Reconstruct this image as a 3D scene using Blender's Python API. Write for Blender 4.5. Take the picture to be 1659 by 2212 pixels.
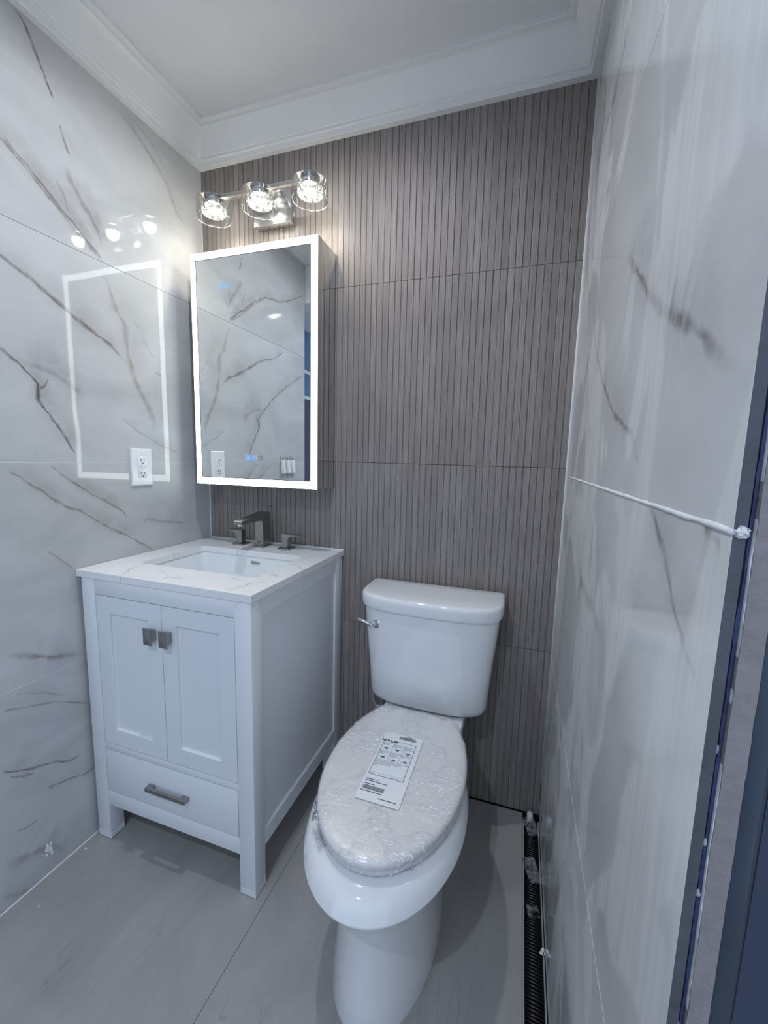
import bpy, bmesh, math, random
from mathutils import Vector, Matrix
import numpy as np

for o in list(bpy.data.objects):
    bpy.data.objects.remove(o, do_unlink=True)
scene = bpy.context.scene
COL = scene.collection
W = 1.3752            # room width (x); back wall face y=0; room towards the camera is -y

# ------------------------------------------------------------------ camera
cd_ = bpy.data.cameras.new('camera'); cam = bpy.data.objects.new('camera', cd_); COL.objects.link(cam)
cd_.sensor_fit = 'HORIZONTAL'; cd_.sensor_width = 36.0; cd_.lens = 36.0 * 891.8892 / 1659.0
cd_.clip_start = 0.02
yaw, pitch, roll = 0.3193, -0.1302, 0.0248
fwd = Vector((-math.sin(yaw)*math.cos(pitch), math.cos(yaw)*math.cos(pitch), math.sin(pitch)))
rgt = Vector((math.cos(yaw), math.sin(yaw), 0)); up_ = rgt.cross(fwd)
r2 = math.cos(roll)*rgt + math.sin(roll)*up_; u2 = -math.sin(roll)*rgt + math.cos(roll)*up_
M = Matrix((r2, u2, -fwd)).transposed().to_4x4(); M.translation = Vector((1.2429, -1.416, 1.2357))
cam.matrix_world = M
scene.camera = cam

# ------------------------------------------------------------------ world, lamps, exposure
BULB_W = 2.5; LED_E = 6.4; CEIL_W = 25.0; HALL_W = 45.0; WORLD_S = 1.25
BULB_X = (0.147, 0.3375, 0.529); BULB_Y = -0.105
wd = bpy.data.worlds.new('hall_daylight'); scene.world = wd; wd.use_nodes = True
wn = wd.node_tree.nodes['Background']; wn.inputs[0].default_value = (0.51, 0.61, 0.78, 1); wn.inputs[1].default_value = WORLD_S
scene.view_settings.view_transform = 'Standard'; scene.view_settings.look = 'None'
scene.view_settings.exposure = 0.0; scene.view_settings.gamma = 1.0
scene.view_settings.use_curve_mapping = False

# ------------------------------------------------------------------ helpers
def link(o, parent=None):
    COL.objects.link(o)
    if parent is not None: o.parent = parent
    return o
def empty(name, loc=(0, 0, 0), label=None, cat=None, group=None, kind=None, parent=None):
    o = bpy.data.objects.new(name, None); o.location = loc; o.empty_display_size = .05
    link(o, parent)
    if label: o['label'] = label
    if cat: o['category'] = cat
    if group: o['group'] = group
    if kind: o['kind'] = kind
    bpy.context.view_layer.update()
    return o
def tag(o, label=None, cat=None, group=None, kind=None):
    if label: o['label'] = label
    if cat: o['category'] = cat
    if group: o['group'] = group
    if kind: o['kind'] = kind
    return o
def put(name, bm, mat, parent=None, smooth=False, angle=None, world=True):
    """bm is in world coordinates; child of an Empty gets its mesh shifted to the parent's frame"""
    me = bpy.data.meshes.new(name)
    if parent is not None and world:
        off = Vector(parent.matrix_world.translation)
        if off.length > 0: bmesh.ops.translate(bm, verts=bm.verts, vec=-off)
    bmesh.ops.recalc_face_normals(bm, faces=bm.faces)
    bm.to_mesh(me); bm.free()
    if mat is not None: me.materials.append(mat)
    if smooth:
        for p in me.polygons: p.use_smooth = True
        if angle: me.set_sharp_from_angle(angle=math.radians(angle))
    o = bpy.data.objects.new(name, me); link(o, parent)
    return o
def add_box(bm, x0, x1, y0, y1, z0, z1, bev=0.0, seg=2):
    m = Matrix.Translation(((x0+x1)/2, (y0+y1)/2, (z0+z1)/2)) @ Matrix.Diagonal((x1-x0, y1-y0, z1-z0, 1))
    r = bmesh.ops.create_cube(bm, size=1.0, matrix=m)
    if bev > 0:
        es = set()
        for v in r['verts']: es.update(v.link_edges)
        bmesh.ops.bevel(bm, geom=list(es), offset=bev, segments=seg, affect='EDGES', profile=.5)
def box(name, dims, mat, parent=None, bev=0.0, seg=2, smooth=False):
    bm = bmesh.new(); add_box(bm, *dims, bev=bev, seg=seg)
    return put(name, bm, mat, parent, smooth=smooth or bev > 0, angle=35)
def loft(bm, rings, cap0=True, cap1=True):
    vs = [[bm.verts.new(p) for p in r] for r in rings]
    n = len(vs[0])
    for a, b in zip(vs, vs[1:]):
        for i in range(n):
            bm.faces.new((a[i], a[(i+1) % n], b[(i+1) % n], b[i]))
    if cap0: bm.faces.new(vs[0][::-1])
    if cap1: bm.faces.new(vs[-1])
    return vs
def circ(cx, cy, z, r, n=32):
    return [(cx+r*math.cos(2*math.pi*i/n), cy+r*math.sin(2*math.pi*i/n), z) for i in range(n)]
def tube(bm, pts, r, n=10, cap=True):
    pts = [Vector(p) for p in pts]; rings = []
    for i, p in enumerate(pts):
        d = (pts[min(i+1, len(pts)-1)] - pts[max(i-1, 0)]).normalized()
        ref = Vector((0, 0, 1)) if abs(d.z) < .9 else Vector((1, 0, 0))
        a = d.cross(ref).normalized(); b = d.cross(a)
        rr = r[i] if isinstance(r, (list, tuple)) else r
        rings.append([p + a*rr*math.cos(2*math.pi*k/n) + b*rr*math.sin(2*math.pi*k/n) for k in range(n)])
    loft(bm, rings, cap, cap)
def prism(bm, poly, axis, a, b):
    """poly of 2-D points extruded along axis (0,1,2) between a and b"""
    def P(u, v, w):
        return {0: (w, u, v), 1: (u, w, v), 2: (u, v, w)}[axis]
    A = [bm.verts.new(P(u, v, a)) for u, v in poly]; B = [bm.verts.new(P(u, v, b)) for u, v in poly]
    n = len(poly)
    for i in range(n): bm.faces.new((A[i], A[(i+1) % n], B[(i+1) % n], B[i]))
    bm.faces.new(A[::-1]); bm.faces.new(B)

# ------------------------------------------------------------------ materials
def mat_new(name):
    m = bpy.data.materials.new(name); m.use_nodes = True
    nt = m.node_tree; b = nt.nodes['Principled BSDF']
    return m, nt, b
class NB:
    def __init__(s, nt): s.nt = nt
    def n(s, t, **k):
        x = s.nt.nodes.new(t)
        for a, v in k.items(): setattr(x, a, v)
        return x
    def setin(s, sock, v):
        if isinstance(v, bpy.types.NodeSocket): s.nt.links.new(v, sock)
        else: sock.default_value = v
    def math(s, op, a, b=None, c=None, clamp=False):
        x = s.n('ShaderNodeMath', operation=op, use_clamp=clamp); s.setin(x.inputs[0], a)
        if b is not None: s.setin(x.inputs[1], b)
        if c is not None: s.setin(x.inputs[2], c)
        return x.outputs[0]
    def mapr(s, v, a, b, c=0., d=1., smooth=False):
        x = s.n('ShaderNodeMapRange'); x.interpolation_type = 'SMOOTHSTEP' if smooth else 'LINEAR'
        s.setin(x.inputs[0], v)
        for i, q in enumerate((a, b, c, d)): s.setin(x.inputs[i+1], q)
        return x.outputs[0]
    def mix(s, f, a, b, blend='MIX'):
        x = s.n('ShaderNodeMix', data_type='RGBA', blend_type=blend)
        s.setin(x.inputs[0], f); s.setin(x.inputs[6], a if isinstance(a, bpy.types.NodeSocket) else (*a, 1))
        s.setin(x.inputs[7], b if isinstance(b, bpy.types.NodeSocket) else (*b, 1)); return x.outputs[2]
    def noise(s, vec, scale, detail=3, rough=.5, dist=0.):
        x = s.n('ShaderNodeTexNoise'); s.setin(x.inputs['Vector'], vec); x.inputs['Scale'].default_value = scale
        x.inputs['Detail'].default_value = detail; x.inputs['Roughness'].default_value = rough; x.inputs['Distortion'].default_value = dist
        return x
    def coord(s): return s.n('ShaderNodeTexCoord').outputs['Object']
    def scale(s, v, sc):
        x = s.n('ShaderNodeMapping'); s.setin(x.inputs['Vector'], v); x.inputs['Scale'].default_value = sc; return x.outputs[0]
    def bump(s, h, strength=.2, dist=.001, prev=None):
        x = s.n('ShaderNodeBump'); x.inputs['Strength'].default_value = strength; x.inputs['Distance'].default_value = dist
        s.setin(x.inputs['Height'], h)
        if prev is not None: s.setin(x.inputs['Normal'], prev)
        return x.outputs[0]
    def curve(s, t, pts, lin=True):
        x = s.n('ShaderNodeFloatCurve'); s.setin(x.inputs['Value'], t)
        c = x.mapping.curves[0]
        while len(c.points) > 2: c.points.remove(c.points[1])
        c.points[0].location = pts[0]; c.points[1].location = pts[-1]
        for p in pts[1:-1]: c.points.new(*p)
        for p in c.points: p.handle_type = 'VECTOR' if lin else 'AUTO'
        x.mapping.update(); return x.outputs[0]

def simple(name, col, rough=.5, metal=0., spec=.5, coat=0., var=0.03, vscale=8., bump=0., bscale=200., emis=None, estr=0.):
    m, nt, b = mat_new(name); q = NB(nt)
    co = q.coord(); nz = q.noise(co, vscale, 4)
    dark = tuple(c*(1-var*2) for c in col); lite = tuple(min(1, c*(1+var*2)) for c in col)
    c = q.mix(nz.outputs[0], dark, lite); nt.links.new(c, b.inputs['Base Color'])
    b.inputs['Roughness'].default_value = rough; b.inputs['Metallic'].default_value = metal
    b.inputs['Specular IOR Level'].default_value = spec; b.inputs['Coat Weight'].default_value = coat
    b.inputs['Coat Roughness'].default_value = .05
    if bump > 0:
        n2 = q.noise(co, bscale, 3); nt.links.new(q.bump(n2.outputs[0], bump, .001), b.inputs['Normal'])
    if emis:
        b.inputs['Emission Color'].default_value = (*emis, 1); b.inputs['Emission Strength'].default_value = estr
    return m
def emit(name, col, s):
    m = bpy.data.materials.new(name); m.use_nodes = True; nt = m.node_tree; nt.nodes.clear()
    e = nt.nodes.new('ShaderNodeEmission'); o = nt.nodes.new('ShaderNodeOutputMaterial')
    e.inputs[0].default_value = (*col, 1); e.inputs[1].default_value = s; nt.links.new(e.outputs[0], o.inputs[0]); return m

GREYV = (0.105, 0.090, 0.088); GOLDV = (0.34, 0.235, 0.10)
def vein_fields(q, vecs, veins, axes):
    """vecs: separated distorted coordinate outputs; veins: (row, ax, pts, w, dark, gold, halo)"""
    D = None; G = None; brk = q.noise(q.coord(), 38, 4, .65).outputs[0]
    brk = q.mapr(brk, .34, .58, .40, 1.0)
    wn_ = q.noise(q.coord(), 17, 4, .6).outputs[0]; wvar = q.mapr(wn_, .33, .68, .45, 1.8)
    pn = q.noise(q.coord(), 7.5, 4, .6, .8).outputs[0]; patch = q.mapr(pn, .38, .64, .15, 1.)
    for (_, ax, pts, w, dk, gd, hl) in veins:
        u = vecs[axes[ax]]; v = vecs[axes[1-ax]]
        us = [p[ax] for p in pts]; vs = [p[1-ax] for p in pts]
        u0, u1 = us[0], us[-1]; v0, v1 = min(vs)-.002, max(vs)+.002
        t = q.mapr(u, u0, u1)
        cen = q.curve(t, [((a-u0)/(u1-u0), (b-v0)/(v1-v0)) for a, b in zip(us, vs)])
        cen = q.math('MULTIPLY_ADD', cen, v1-v0, v0)
        sd = q.math('SUBTRACT', v, cen); d = q.math('ABSOLUTE', sd)
        core = q.mapr(q.math('DIVIDE', d, wvar), 0., w, 1., 0., True)
        ef = .05 if w < .0075 else .22
        ends = q.math('MULTIPLY', q.mapr(t, 0., ef, 0., 1., True), q.mapr(t, 1.-ef, 1., 1., 0., True))
        f = q.math('MULTIPLY', core, dk)
        f = q.math('MULTIPLY', f, brk)
        if hl > 0:
            sdo = q.math('ABSOLUTE', q.math('ADD', sd, -(w*1.6+.004))); h = q.mapr(sdo, 0., w*6+.014, hl*.72, 0., True); f = q.math('ADD', f, q.math('MULTIPLY', q.math('MULTIPLY', h, patch), q.math('MULTIPLY', q.mapr(t, 0., .25, 0., 1., True), q.mapr(t, .75, 1., 1., 0., True))), clamp=True)
        f = q.math('MULTIPLY', f, ends)
        D = f if D is None else q.math('MAXIMUM', D, f)
        if gd > 0:
            g = q.math('MULTIPLY', q.math('MULTIPLY', q.math('MULTIPLY', f, 3., clamp=True), gd), patch, clamp=True); G = g if G is None else q.math('MAXIMUM', G, g)
    return D, G
def marble(name, veins, base=(.66, .67, .675), hazy=False, rough=.04, seed=0., axes=('Y', 'Z'), cloud=.10, wave=.35):
    m, nt, b = mat_new(name); q = NB(nt); co = q.coord()
    n1 = q.noise(co, 5., 3); n2 = q.noise(co, 45., 3)
    off = q.n('ShaderNodeVectorMath', operation='MULTIPLY_ADD'); q.setin(off.inputs[0], n1.outputs['Color']); off.inputs[1].default_value = (.03,)*3; q.setin(off.inputs[2], co)
    off2 = q.n('ShaderNodeVectorMath', operation='MULTIPLY_ADD'); q.setin(off2.inputs[0], n2.outputs['Color']); off2.inputs[1].default_value = (.010,)*3; q.setin(off2.inputs[2], off.outputs[0])
    off3 = q.n('ShaderNodeVectorMath', operation='SUBTRACT'); q.setin(off3.inputs[0], off2.outputs[0]); off3.inputs[1].default_value = (.020,)*3
    sp = q.n('ShaderNodeSeparateXYZ'); q.setin(sp.inputs[0], off3.outputs[0])
    vecs = {'X': sp.outputs[0], 'Y': sp.outputs[1], 'Z': sp.outputs[2]}
    mp = q.n('ShaderNodeMapping'); q.setin(mp.inputs['Vector'], co); mp.inputs['Rotation'].default_value = (.7, 0, 0) if axes[1] == 'Z' else (0, 0, .6)
    mp.inputs['Scale'].default_value = (1, 1, 2.2); mp.inputs['Location'].default_value = (seed, seed, seed)
    cl = q.noise(mp.outputs[0], 2.6, 5, .55, .6).outputs[0]
    c = q.mix(q.mapr(cl, .35, .7), base, tuple(x*(1-cloud*2) for x in base))
    D, G = vein_fields(q, vecs, veins, axes) if veins else (None, None)
    if D is not None:
        vc = GREYV
        if G is not None: vc = q.mix(G, GREYV, GOLDV)
        c = q.mix(q.math('MULTIPLY', D, .95, clamp=True), c, vc)
    r = rough
    if hazy:      # dried grout haze wiped over the tile: matte, slightly lighter, streaked
        hz = q.noise(q.scale(co, (1, 1, .55)), 3.2, 3, .5, 1.4).outputs[0]
        st = q.noise(q.scale(co, (1, 26, 1.2)), 3., 3, .6).outputs[0]
        hm = q.mapr(hz, .47, .53, 0., 1., True); hm = q.math('MULTIPLY', hm, q.mapr(st, .3, .7, .45, 1.))
        c = q.mix(q.math('MULTIPLY', hm, .52), c, (.86, .87, .885))
        r = q.mapr(hm, 0., 1., .07, .24)
    nt.links.new(c, b.inputs['Base Color']); q.setin(b.inputs['Roughness'], r)
    b.inputs['Specular IOR Level'].default_value = .5 if hazy else .42
    b.inputs['Coat Weight'].default_value = .0 if hazy else .10; b.inputs['Coat Roughness'].default_value = .03
    wv = q.noise(co, 4., 1); nt.links.new(q.bump(wv.outputs[0], wave, .004), b.inputs['Normal'])
    return m

# veins: (tile row, axis, [(u, v)...], half width, darkness, gold, halo) in metres on the wall plane
VEINS_L = [
    (3, 1, [(-0.539, 2.157), (-0.552, 2.183), (-0.566, 2.215), (-0.584, 2.251), (-0.602, 2.281), (-0.625, 2.3)], 0.0058, 0.95, 0, 0.15),
    (3, 1, [(-0.503, 2.046), (-0.513, 2.072), (-0.522, 2.106)], 0.0047, 0.7, 0, 0.2),
    (3, 1, [(-0.421, 1.837), (-0.438, 1.883), (-0.467, 1.927), (-0.496, 1.966), (-0.508, 1.983), (-0.514, 2.025)], 0.0112, 0.35, 0, 0.5),
    (3, 1, [(-0.515, 1.879), (-0.526, 1.923), (-0.545, 1.967)], 0.0084, 0.4, 0, 0.3),
    (3, 0, [(-0.669, 1.986), (-0.64, 1.963), (-0.609, 1.946), (-0.577, 1.923), (-0.535, 1.887), (-0.501, 1.87), (-0.465, 1.837), (-0.426, 1.807)], 0.0074, 0.65, 0.1, 0.6),
    (3, 0, [(-0.378, 2.289), (-0.343, 2.271), (-0.29, 2.248), (-0.242, 2.22), (-0.174, 2.171), (-0.13, 2.105), (-0.056, 2.051)], 0.0075, 0.4, 0.2, 0.3),
    (3, 0, [(-0.301, 2.285), (-0.274, 2.274), (-0.224, 2.253), (-0.166, 2.206)], 0.0069, 0.3, 0.1, 0.2),
    (2, 1, [(-0.264, 1.28), (-0.266, 1.35), (-0.294, 1.398), (-0.335, 1.463), (-0.349, 1.517), (-0.357, 1.551), (-0.361, 1.636), (-0.389, 1.676), (-0.409, 1.742), (-0.439, 1.789), (-0.444, 1.801)], 0.0137, 0.5, 0.8, 0.25),
    (2, 0, [(-0.692, 1.699), (-0.671, 1.69), (-0.652, 1.689), (-0.614, 1.665), (-0.58, 1.644), (-0.544, 1.622), (-0.508, 1.602), (-0.467, 1.584), (-0.421, 1.567), (-0.368, 1.526), (-0.343, 1.494)], 0.0087, 0.75, 0.15, 0.3),
    (2, 1, [(-0.539, 1.219), (-0.569, 1.269), (-0.59, 1.303), (-0.621, 1.34), (-0.634, 1.362), (-0.628, 1.405), (-0.646, 1.428), (-0.671, 1.452), (-0.692, 1.472), (-0.709, 1.489)], 0.0065, 0.95, 0.05, 0.5),
    (2, 0, [(-0.69, 1.477), (-0.651, 1.452), (-0.572, 1.437), (-0.536, 1.411), (-0.488, 1.395)], 0.013, 0.25, 0, 0.4),
    (2, 0, [(-0.629, 1.39), (-0.613, 1.401), (-0.605, 1.415), (-0.597, 1.421)], 0.0083, 0.7, 0, 0.3),
    (2, 1, [(-0.249, 1.558), (-0.27, 1.576), (-0.302, 1.631), (-0.333, 1.663)], 0.0036, 0.4, 0.1, 0),
    (2, 0, [(-0.251, 1.508), (-0.226, 1.503)], 0.0061, 0.4, 0.4, 0),
    (2, 0, [(-0.385, 1.339), (-0.344, 1.309), (-0.265, 1.273), (-0.16, 1.24)], 0.0055, 0.3, 0, 0.3),
    (1, 0, [(-0.724, 1.186), (-0.702, 1.17), (-0.687, 1.165), (-0.673, 1.151), (-0.65, 1.133), (-0.594, 1.085), (-0.567, 1.067), (-0.541, 1.057), (-0.516, 1.036), (-0.469, 1.0), (-0.426, 0.973), (-0.39, 0.956), (-0.347, 0.928), (-0.286, 0.886)], 0.0061, 0.6, 0.35, 0.45),
    (1, 0, [(-0.613, 1.195), (-0.588, 1.165), (-0.562, 1.143), (-0.515, 1.112), (-0.484, 1.09), (-0.429, 1.055), (-0.404, 1.034), (-0.382, 1.005)], 0.0052, 0.55, 0.25, 0.4),
    (1, 0, [(-0.323, 0.989), (-0.305, 1.004), (-0.28, 0.996), (-0.234, 0.983), (-0.15, 0.966)], 0.0051, 0.45, 0.05, 0.3),
    (1, 0, [(-0.64, 0.954), (-0.612, 0.929), (-0.583, 0.903), (-0.569, 0.89)], 0.0054, 0.4, 0.1, 0.2),
    (1, 0, [(-0.773, 0.698), (-0.745, 0.69), (-0.704, 0.669), (-0.657, 0.644), (-0.627, 0.638), (-0.564, 0.621)], 0.0107, 0.6, 0.45, 0.4),
    (0, 0, [(-0.781, 0.554), (-0.748, 0.542), (-0.685, 0.523), (-0.642, 0.503), (-0.592, 0.472), (-0.557, 0.452)], 0.0038, 0.6, 0.1, 0.2),
    (0, 0, [(-0.747, 0.584), (-0.683, 0.553), (-0.626, 0.516)], 0.0046, 0.35, 0, 0.2),
    (0, 0, [(-0.791, 0.391), (-0.761, 0.371), (-0.725, 0.353), (-0.696, 0.341), (-0.662, 0.327), (-0.627, 0.306), (-0.599, 0.303)], 0.0055, 0.8, 0, 0.3),
    (0, 0, [(-0.774, 0.363), (-0.745, 0.345), (-0.716, 0.333)], 0.0045, 0.6, 0, 0.1),
    (0, 0, [(-0.691, 0.266), (-0.663, 0.259), (-0.623, 0.248), (-0.589, 0.233), (-0.559, 0.233)], 0.0052, 0.7, 0, 0.2),
    (0, 0, [(-0.777, 0.198), (-0.753, 0.192), (-0.73, 0.191)], 0.004, 0.6, 0.2, 0.1),
    (0, 0, [(-0.819, 0.126), (-0.787, 0.117), (-0.741, 0.101), (-0.695, 0.074), (-0.647, 0.021)], 0.0188, 0.4, 0.25, 0.5),
    (0, 0, [(-0.825, 0.054), (-0.782, 0.019), (-0.748, 0.002)], 0.0097, 0.3, 0, 0.3),
    (3, 0, [(-1.072, 2.138), (-0.881, 2.04), (-0.823, 2.018), (-0.699, 1.996), (-0.61, 1.936), (-0.497, 1.853), (-0.429, 1.802)], 0.006, 0.75, 0.35, 0.35),
    (2, 0, [(-0.868, 1.782), (-0.782, 1.727), (-0.684, 1.7), (-0.602, 1.659), (-0.526, 1.62)], 0.006, 0.7, 0.1, 0.3),
    (2, 0, [(-1.072, 1.702), (-0.876, 1.601), (-0.732, 1.503), (-0.662, 1.44)], 0.007, 0.7, 0.3, 0.3),
]
VEINS_R = [
    (3, 1, [(-0.764, 1.475), (-0.747, 1.49), (-0.679, 1.549), (-0.64, 1.594), (-0.634, 1.613), (-0.613, 1.691), (-0.542, 1.799)], 0.0097, 0.55, 0, 0.25),
    (3, 0, [(-0.408, 2.009), (-0.364, 1.994), (-0.3, 2.007), (-0.21, 2.008), (-0.14, 1.992), (-0.088, 1.978)], 0.0161, 0.6, 0, 0.5),
    (3, 1, [(-0.421, 1.99), (-0.386, 1.994), (-0.429, 2.016), (-0.427, 2.056)], 0.0143, 0.5, 0, 0.3),
    (2, 0, [(-1.084, 1.295), (-1.062, 1.304), (-1.041, 1.315), (-0.987, 1.347), (-0.917, 1.382), (-0.875, 1.403), (-0.809, 1.439), (-0.747, 1.49), (-0.685, 1.535), (-0.635, 1.556)], 0.0104, 0.65, 0.1, 0.55),
    (2, 0, [(-0.883, 1.21), (-0.83, 1.241), (-0.794, 1.272), (-0.731, 1.287), (-0.665, 1.311), (-0.575, 1.359), (-0.486, 1.411), (-0.394, 1.478), (-0.336, 1.561), (-0.258, 1.639)], 0.0085, 0.7, 0.2, 0.3),
    (2, 1, [(-0.46, 1.211), (-0.336, 1.395), (-0.246, 1.533), (-0.096, 1.681)], 0.0126, 0.4, 0.1, 0.3),
    (1, 0, [(-1.083, 1.073), (-1.071, 1.081), (-1.044, 1.09), (-1.018, 1.109), (-0.986, 1.138), (-0.959, 1.159), (-0.933, 1.177), (-0.895, 1.192)], 0.0083, 0.55, 0.15, 0.45),
    (1, 0, [(-1.082, 1.18), (-1.072, 1.185), (-1.045, 1.192)], 0.0094, 0.55, 0.35, 0.35),
    (1, 0, [(-0.741, 0.959), (-0.651, 0.986), (-0.582, 0.985), (-0.473, 0.989), (-0.344, 1.096)], 0.0207, 0.5, 0, 0.4),
    (0, 0, [(-0.89, 0.605), (-0.766, 0.612), (-0.62, 0.622), (-0.347, 0.581)], 0.012, 0.4, 0, 0.5),
    (0, 0, [(-1.019, 0.754), (-0.964, 0.795), (-0.905, 0.82), (-0.806, 0.833)], 0.0085, 0.35, 0, 0.4),
]
VEINS_C = [
    (0, 1, [(0.21, -0.604), (0.176, -0.574), (0.157, -0.533), (0.132, -0.503), (0.138, -0.46)], 0.0018, 0.8, 0, 0.1),
    (0, 0, [(0.221, -0.489), (0.263, -0.497), (0.303, -0.523), (0.354, -0.528), (0.405, -0.512)], 0.0016, 0.8, 0, 0.1),
    (0, 1, [(0.305, -0.541), (0.303, -0.523)], 0.0016, 0.8, 0, 0.1),
    (0, 0, [(0.09, -0.302), (0.108, -0.293), (0.126, -0.323)], 0.0021, 0.8, 0, 0.1),
    (0, 1, [(0.535, -0.557), (0.553, -0.51), (0.549, -0.482), (0.583, -0.454)], 0.0018, 0.8, 0, 0.1),
    (0, 0, [(0.462, -0.46), (0.479, -0.459), (0.507, -0.477)], 0.0017, 0.8, 0, 0.1),
    (0, 0, [(0.537, -0.368), (0.557, -0.39), (0.586, -0.398)], 0.0019, 0.8, 0, 0.1),
    (0, 0, [(0.543, -0.265), (0.579, -0.273), (0.633, -0.327)], 0.0019, 0.8, 0, 0.1),
    (0, 1, [(0.557, -0.234), (0.549, -0.186), (0.559, -0.155), (0.579, -0.088)], 0.0016, 0.8, 0, 0.1),
    (0, 1, [(0.279, -0.21), (0.256, -0.175), (0.252, -0.151)], 0.0018, 0.8, 0, 0.1),
    (0, 0, [(-0.024, -0.417), (-0.011, -0.376), (0.021, -0.378)], 0.0021, 0.8, 0, 0.1),
    (0, 0, [(0.403, -0.107), (0.445, -0.128), (0.454, -0.106)], 0.0017, 0.8, 0, 0.1),
]

def rows(v, r): return [e for e in v if e[0] == r]
M_LEFT = [marble('marble_left_%d' % i, rows(VEINS_L, i), seed=i*3.1, base=(.545, .555, .565), cloud=.10) for i in range(4)]
M_RIGHT = [marble('marble_right_%d' % i, rows(VEINS_R, i), seed=20+i*2.3, base=(.66, .67, .685), hazy=True, cloud=.09, wave=.15) for i in range(4)]
M_QUARTZ = marble('white_quartz', VEINS_C, base=(.83, .84, .85), rough=.16, axes=('X', 'Y'), cloud=.03, wave=.0)
M_WHITE = simple('white_satin_paint', (.74, .77, .80), .38, var=.01, bump=.04, bscale=700)
M_CEIL = simple('ceiling_paint', (.72, .72, .74), .75, var=.02, bump=.10, bscale=350)
M_CROWN = simple('crown_paint', (.76, .77, .775), .45, var=.025, bump=.05, bscale=250)
M_PORC = simple('glazed_porcelain', (.80, .82, .84), .07, var=.004, vscale=3, coat=.6)
M_SEAT = simple('white_seat_plastic', (.80, .795, .795), .25, var=.01)
M_SINK = simple('sink_porcelain', (.80, .83, .85), .08, var=.005, coat=.5)
M_NICKEL = simple('brushed_nickel', (.36, .345, .33), .30, metal=1, var=.06, vscale=30)
M_GUN = simple('brushed_gunmetal', (.36, .35, .335), .33, metal=1, var=.08, vscale=40)
M_CHROME = simple('chrome', (.72, .74, .77), .07, metal=1, var=.01)
M_FIXT = simple('satin_nickel_fixture', (.62, .61, .60), .22, metal=1, var=.05, vscale=14)
M_MIRROR = simple('mirror_silver', (.80, .82, .815), .0, metal=1, var=0.0)
M_MSIDE = simple('mirror_cabinet_side', (.60, .62, .63), .03, metal=1, var=0.0)
M_BLACK = simple('black_gap', (.012, .012, .013), .6, var=.1)
M_GROUTW = simple('white_grout', (.74, .76, .78), .7, var=.06, vscale=60, bump=.4, bscale=300)
M_PLASTIC = simple('white_plastic', (.80, .81, .83), .22, var=.01)
M_DARKSLOT = simple('dark_slot', (.03, .03, .035), .5)
M_STEEL = simple('galvanised_stud', (.055, .075, .105), .45, metal=.5, var=.12, vscale=12)
M_GYPS = simple('gypsum_core', (.25, .235, .24), .9, var=.12, vscale=50, bump=.9, bscale=220)
M_MEMB = simple('blue_membrane', (.028, .038, .12), .5, var=.25, vscale=40, bump=.6, bscale=120)
M_TEDGE = simple('shaded_tile_edge', (.075, .083, .10), .55, var=.2, vscale=50, bump=.3, bscale=400)  # shade on the tile ends put into the colour; also used for a joint
M_BLUE = simple('blue_lit_panel', (.032, .045, .085), .6, var=.1, vscale=3)
M_ALU = simple('aluminium_edge', (.42, .44, .46), .4, metal=.15, var=.08)
M_RUBBER = simple('black_rubber', (.010, .010, .011), .28, var=.2, vscale=40, bump=.5, bscale=150)
M_PAPER = simple('sticker_paper', (.80, .83, .87), .5, var=.01)
M_INK = simple('black_ink', (.02, .025, .035), .6)
M_INKG = simple('grey_ink', (.20, .23, .28), .6)
M_HOSE = simple('braided_hose', (.34, .34, .35), .4, metal=.3, var=.2, vscale=300)
M_HALL = simple('hall_dark', (.05, .06, .08), .6)
M_LED = emit('mirror_led_border', (.93, 1.0, .98), LED_E)
M_BLUELED = emit('blue_display', (.12, .38, 1.0), 1.6)
M_DIFF = emit('bulb_diffuser', (1.0, .95, .82), 45.0)
M_DOWN = emit('downlight_lens', (.82, .90, 1.0), 9.0)

def rib_material():
    m, nt, b = mat_new('taupe_wood_look_tile'); q = NB(nt); co = q.coord()
    inf = q.n('ShaderNodeObjectInfo')
    off = q.n('ShaderNodeVectorMath', operation='MULTIPLY_ADD'); q.setin(off.inputs[0], inf.outputs['Random']); off.inputs[1].default_value = (37., 11., 23.); q.setin(off.inputs[2], co)
    g = q.noise(q.scale(off.outputs[0], (330, 60, 7.5)), 1., 5, .62, .35).outputs[0]
    w = q.n('ShaderNodeTexWave', wave_type='RINGS', rings_direction='SPHERICAL'); q.setin(w.inputs['Vector'], q.scale(off.outputs[0], (62, 20, 6.))); w.inputs['Scale'].default_value = 1.; w.inputs['Distortion'].default_value = 5.; w.inputs['Detail'].default_value = 2.
    big = q.noise(q.scale(off.outputs[0], (6, 6, 2.2)), 1., 2).outputs[0]
    base = q.mix(inf.outputs['Random'], (.25, .225, .213), (.315, .285, .272))
    c = q.mix(q.mapr(g, .35, .68), tuple(x for x in (.195, .172, .163)), base)
    sel = q.math('MULTIPLY', q.mapr(w.outputs[0], .72, .97), q.mapr(big, .50, .62))
    c = q.mix(q.math('MULTIPLY', sel, .45), c, (.44, .41, .395))
    sc = q.math('GREATER_THAN', q.noise(q.scale(off.outputs[0], (420, 60, 5)), 1., 2).outputs[0], .735)
    c = q.mix(q.math('MULTIPLY', sc, .4), c, (.52, .50, .49))
    nt.links.new(c, b.inputs['Base Color']); b.inputs['Roughness'].default_value = .52
    b.inputs['Specular IOR Level'].default_value = .35
    nt.links.new(q.bump(g, .28, .0007), b.inputs['Normal'])
    return m
M_RIB = rib_material()

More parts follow.
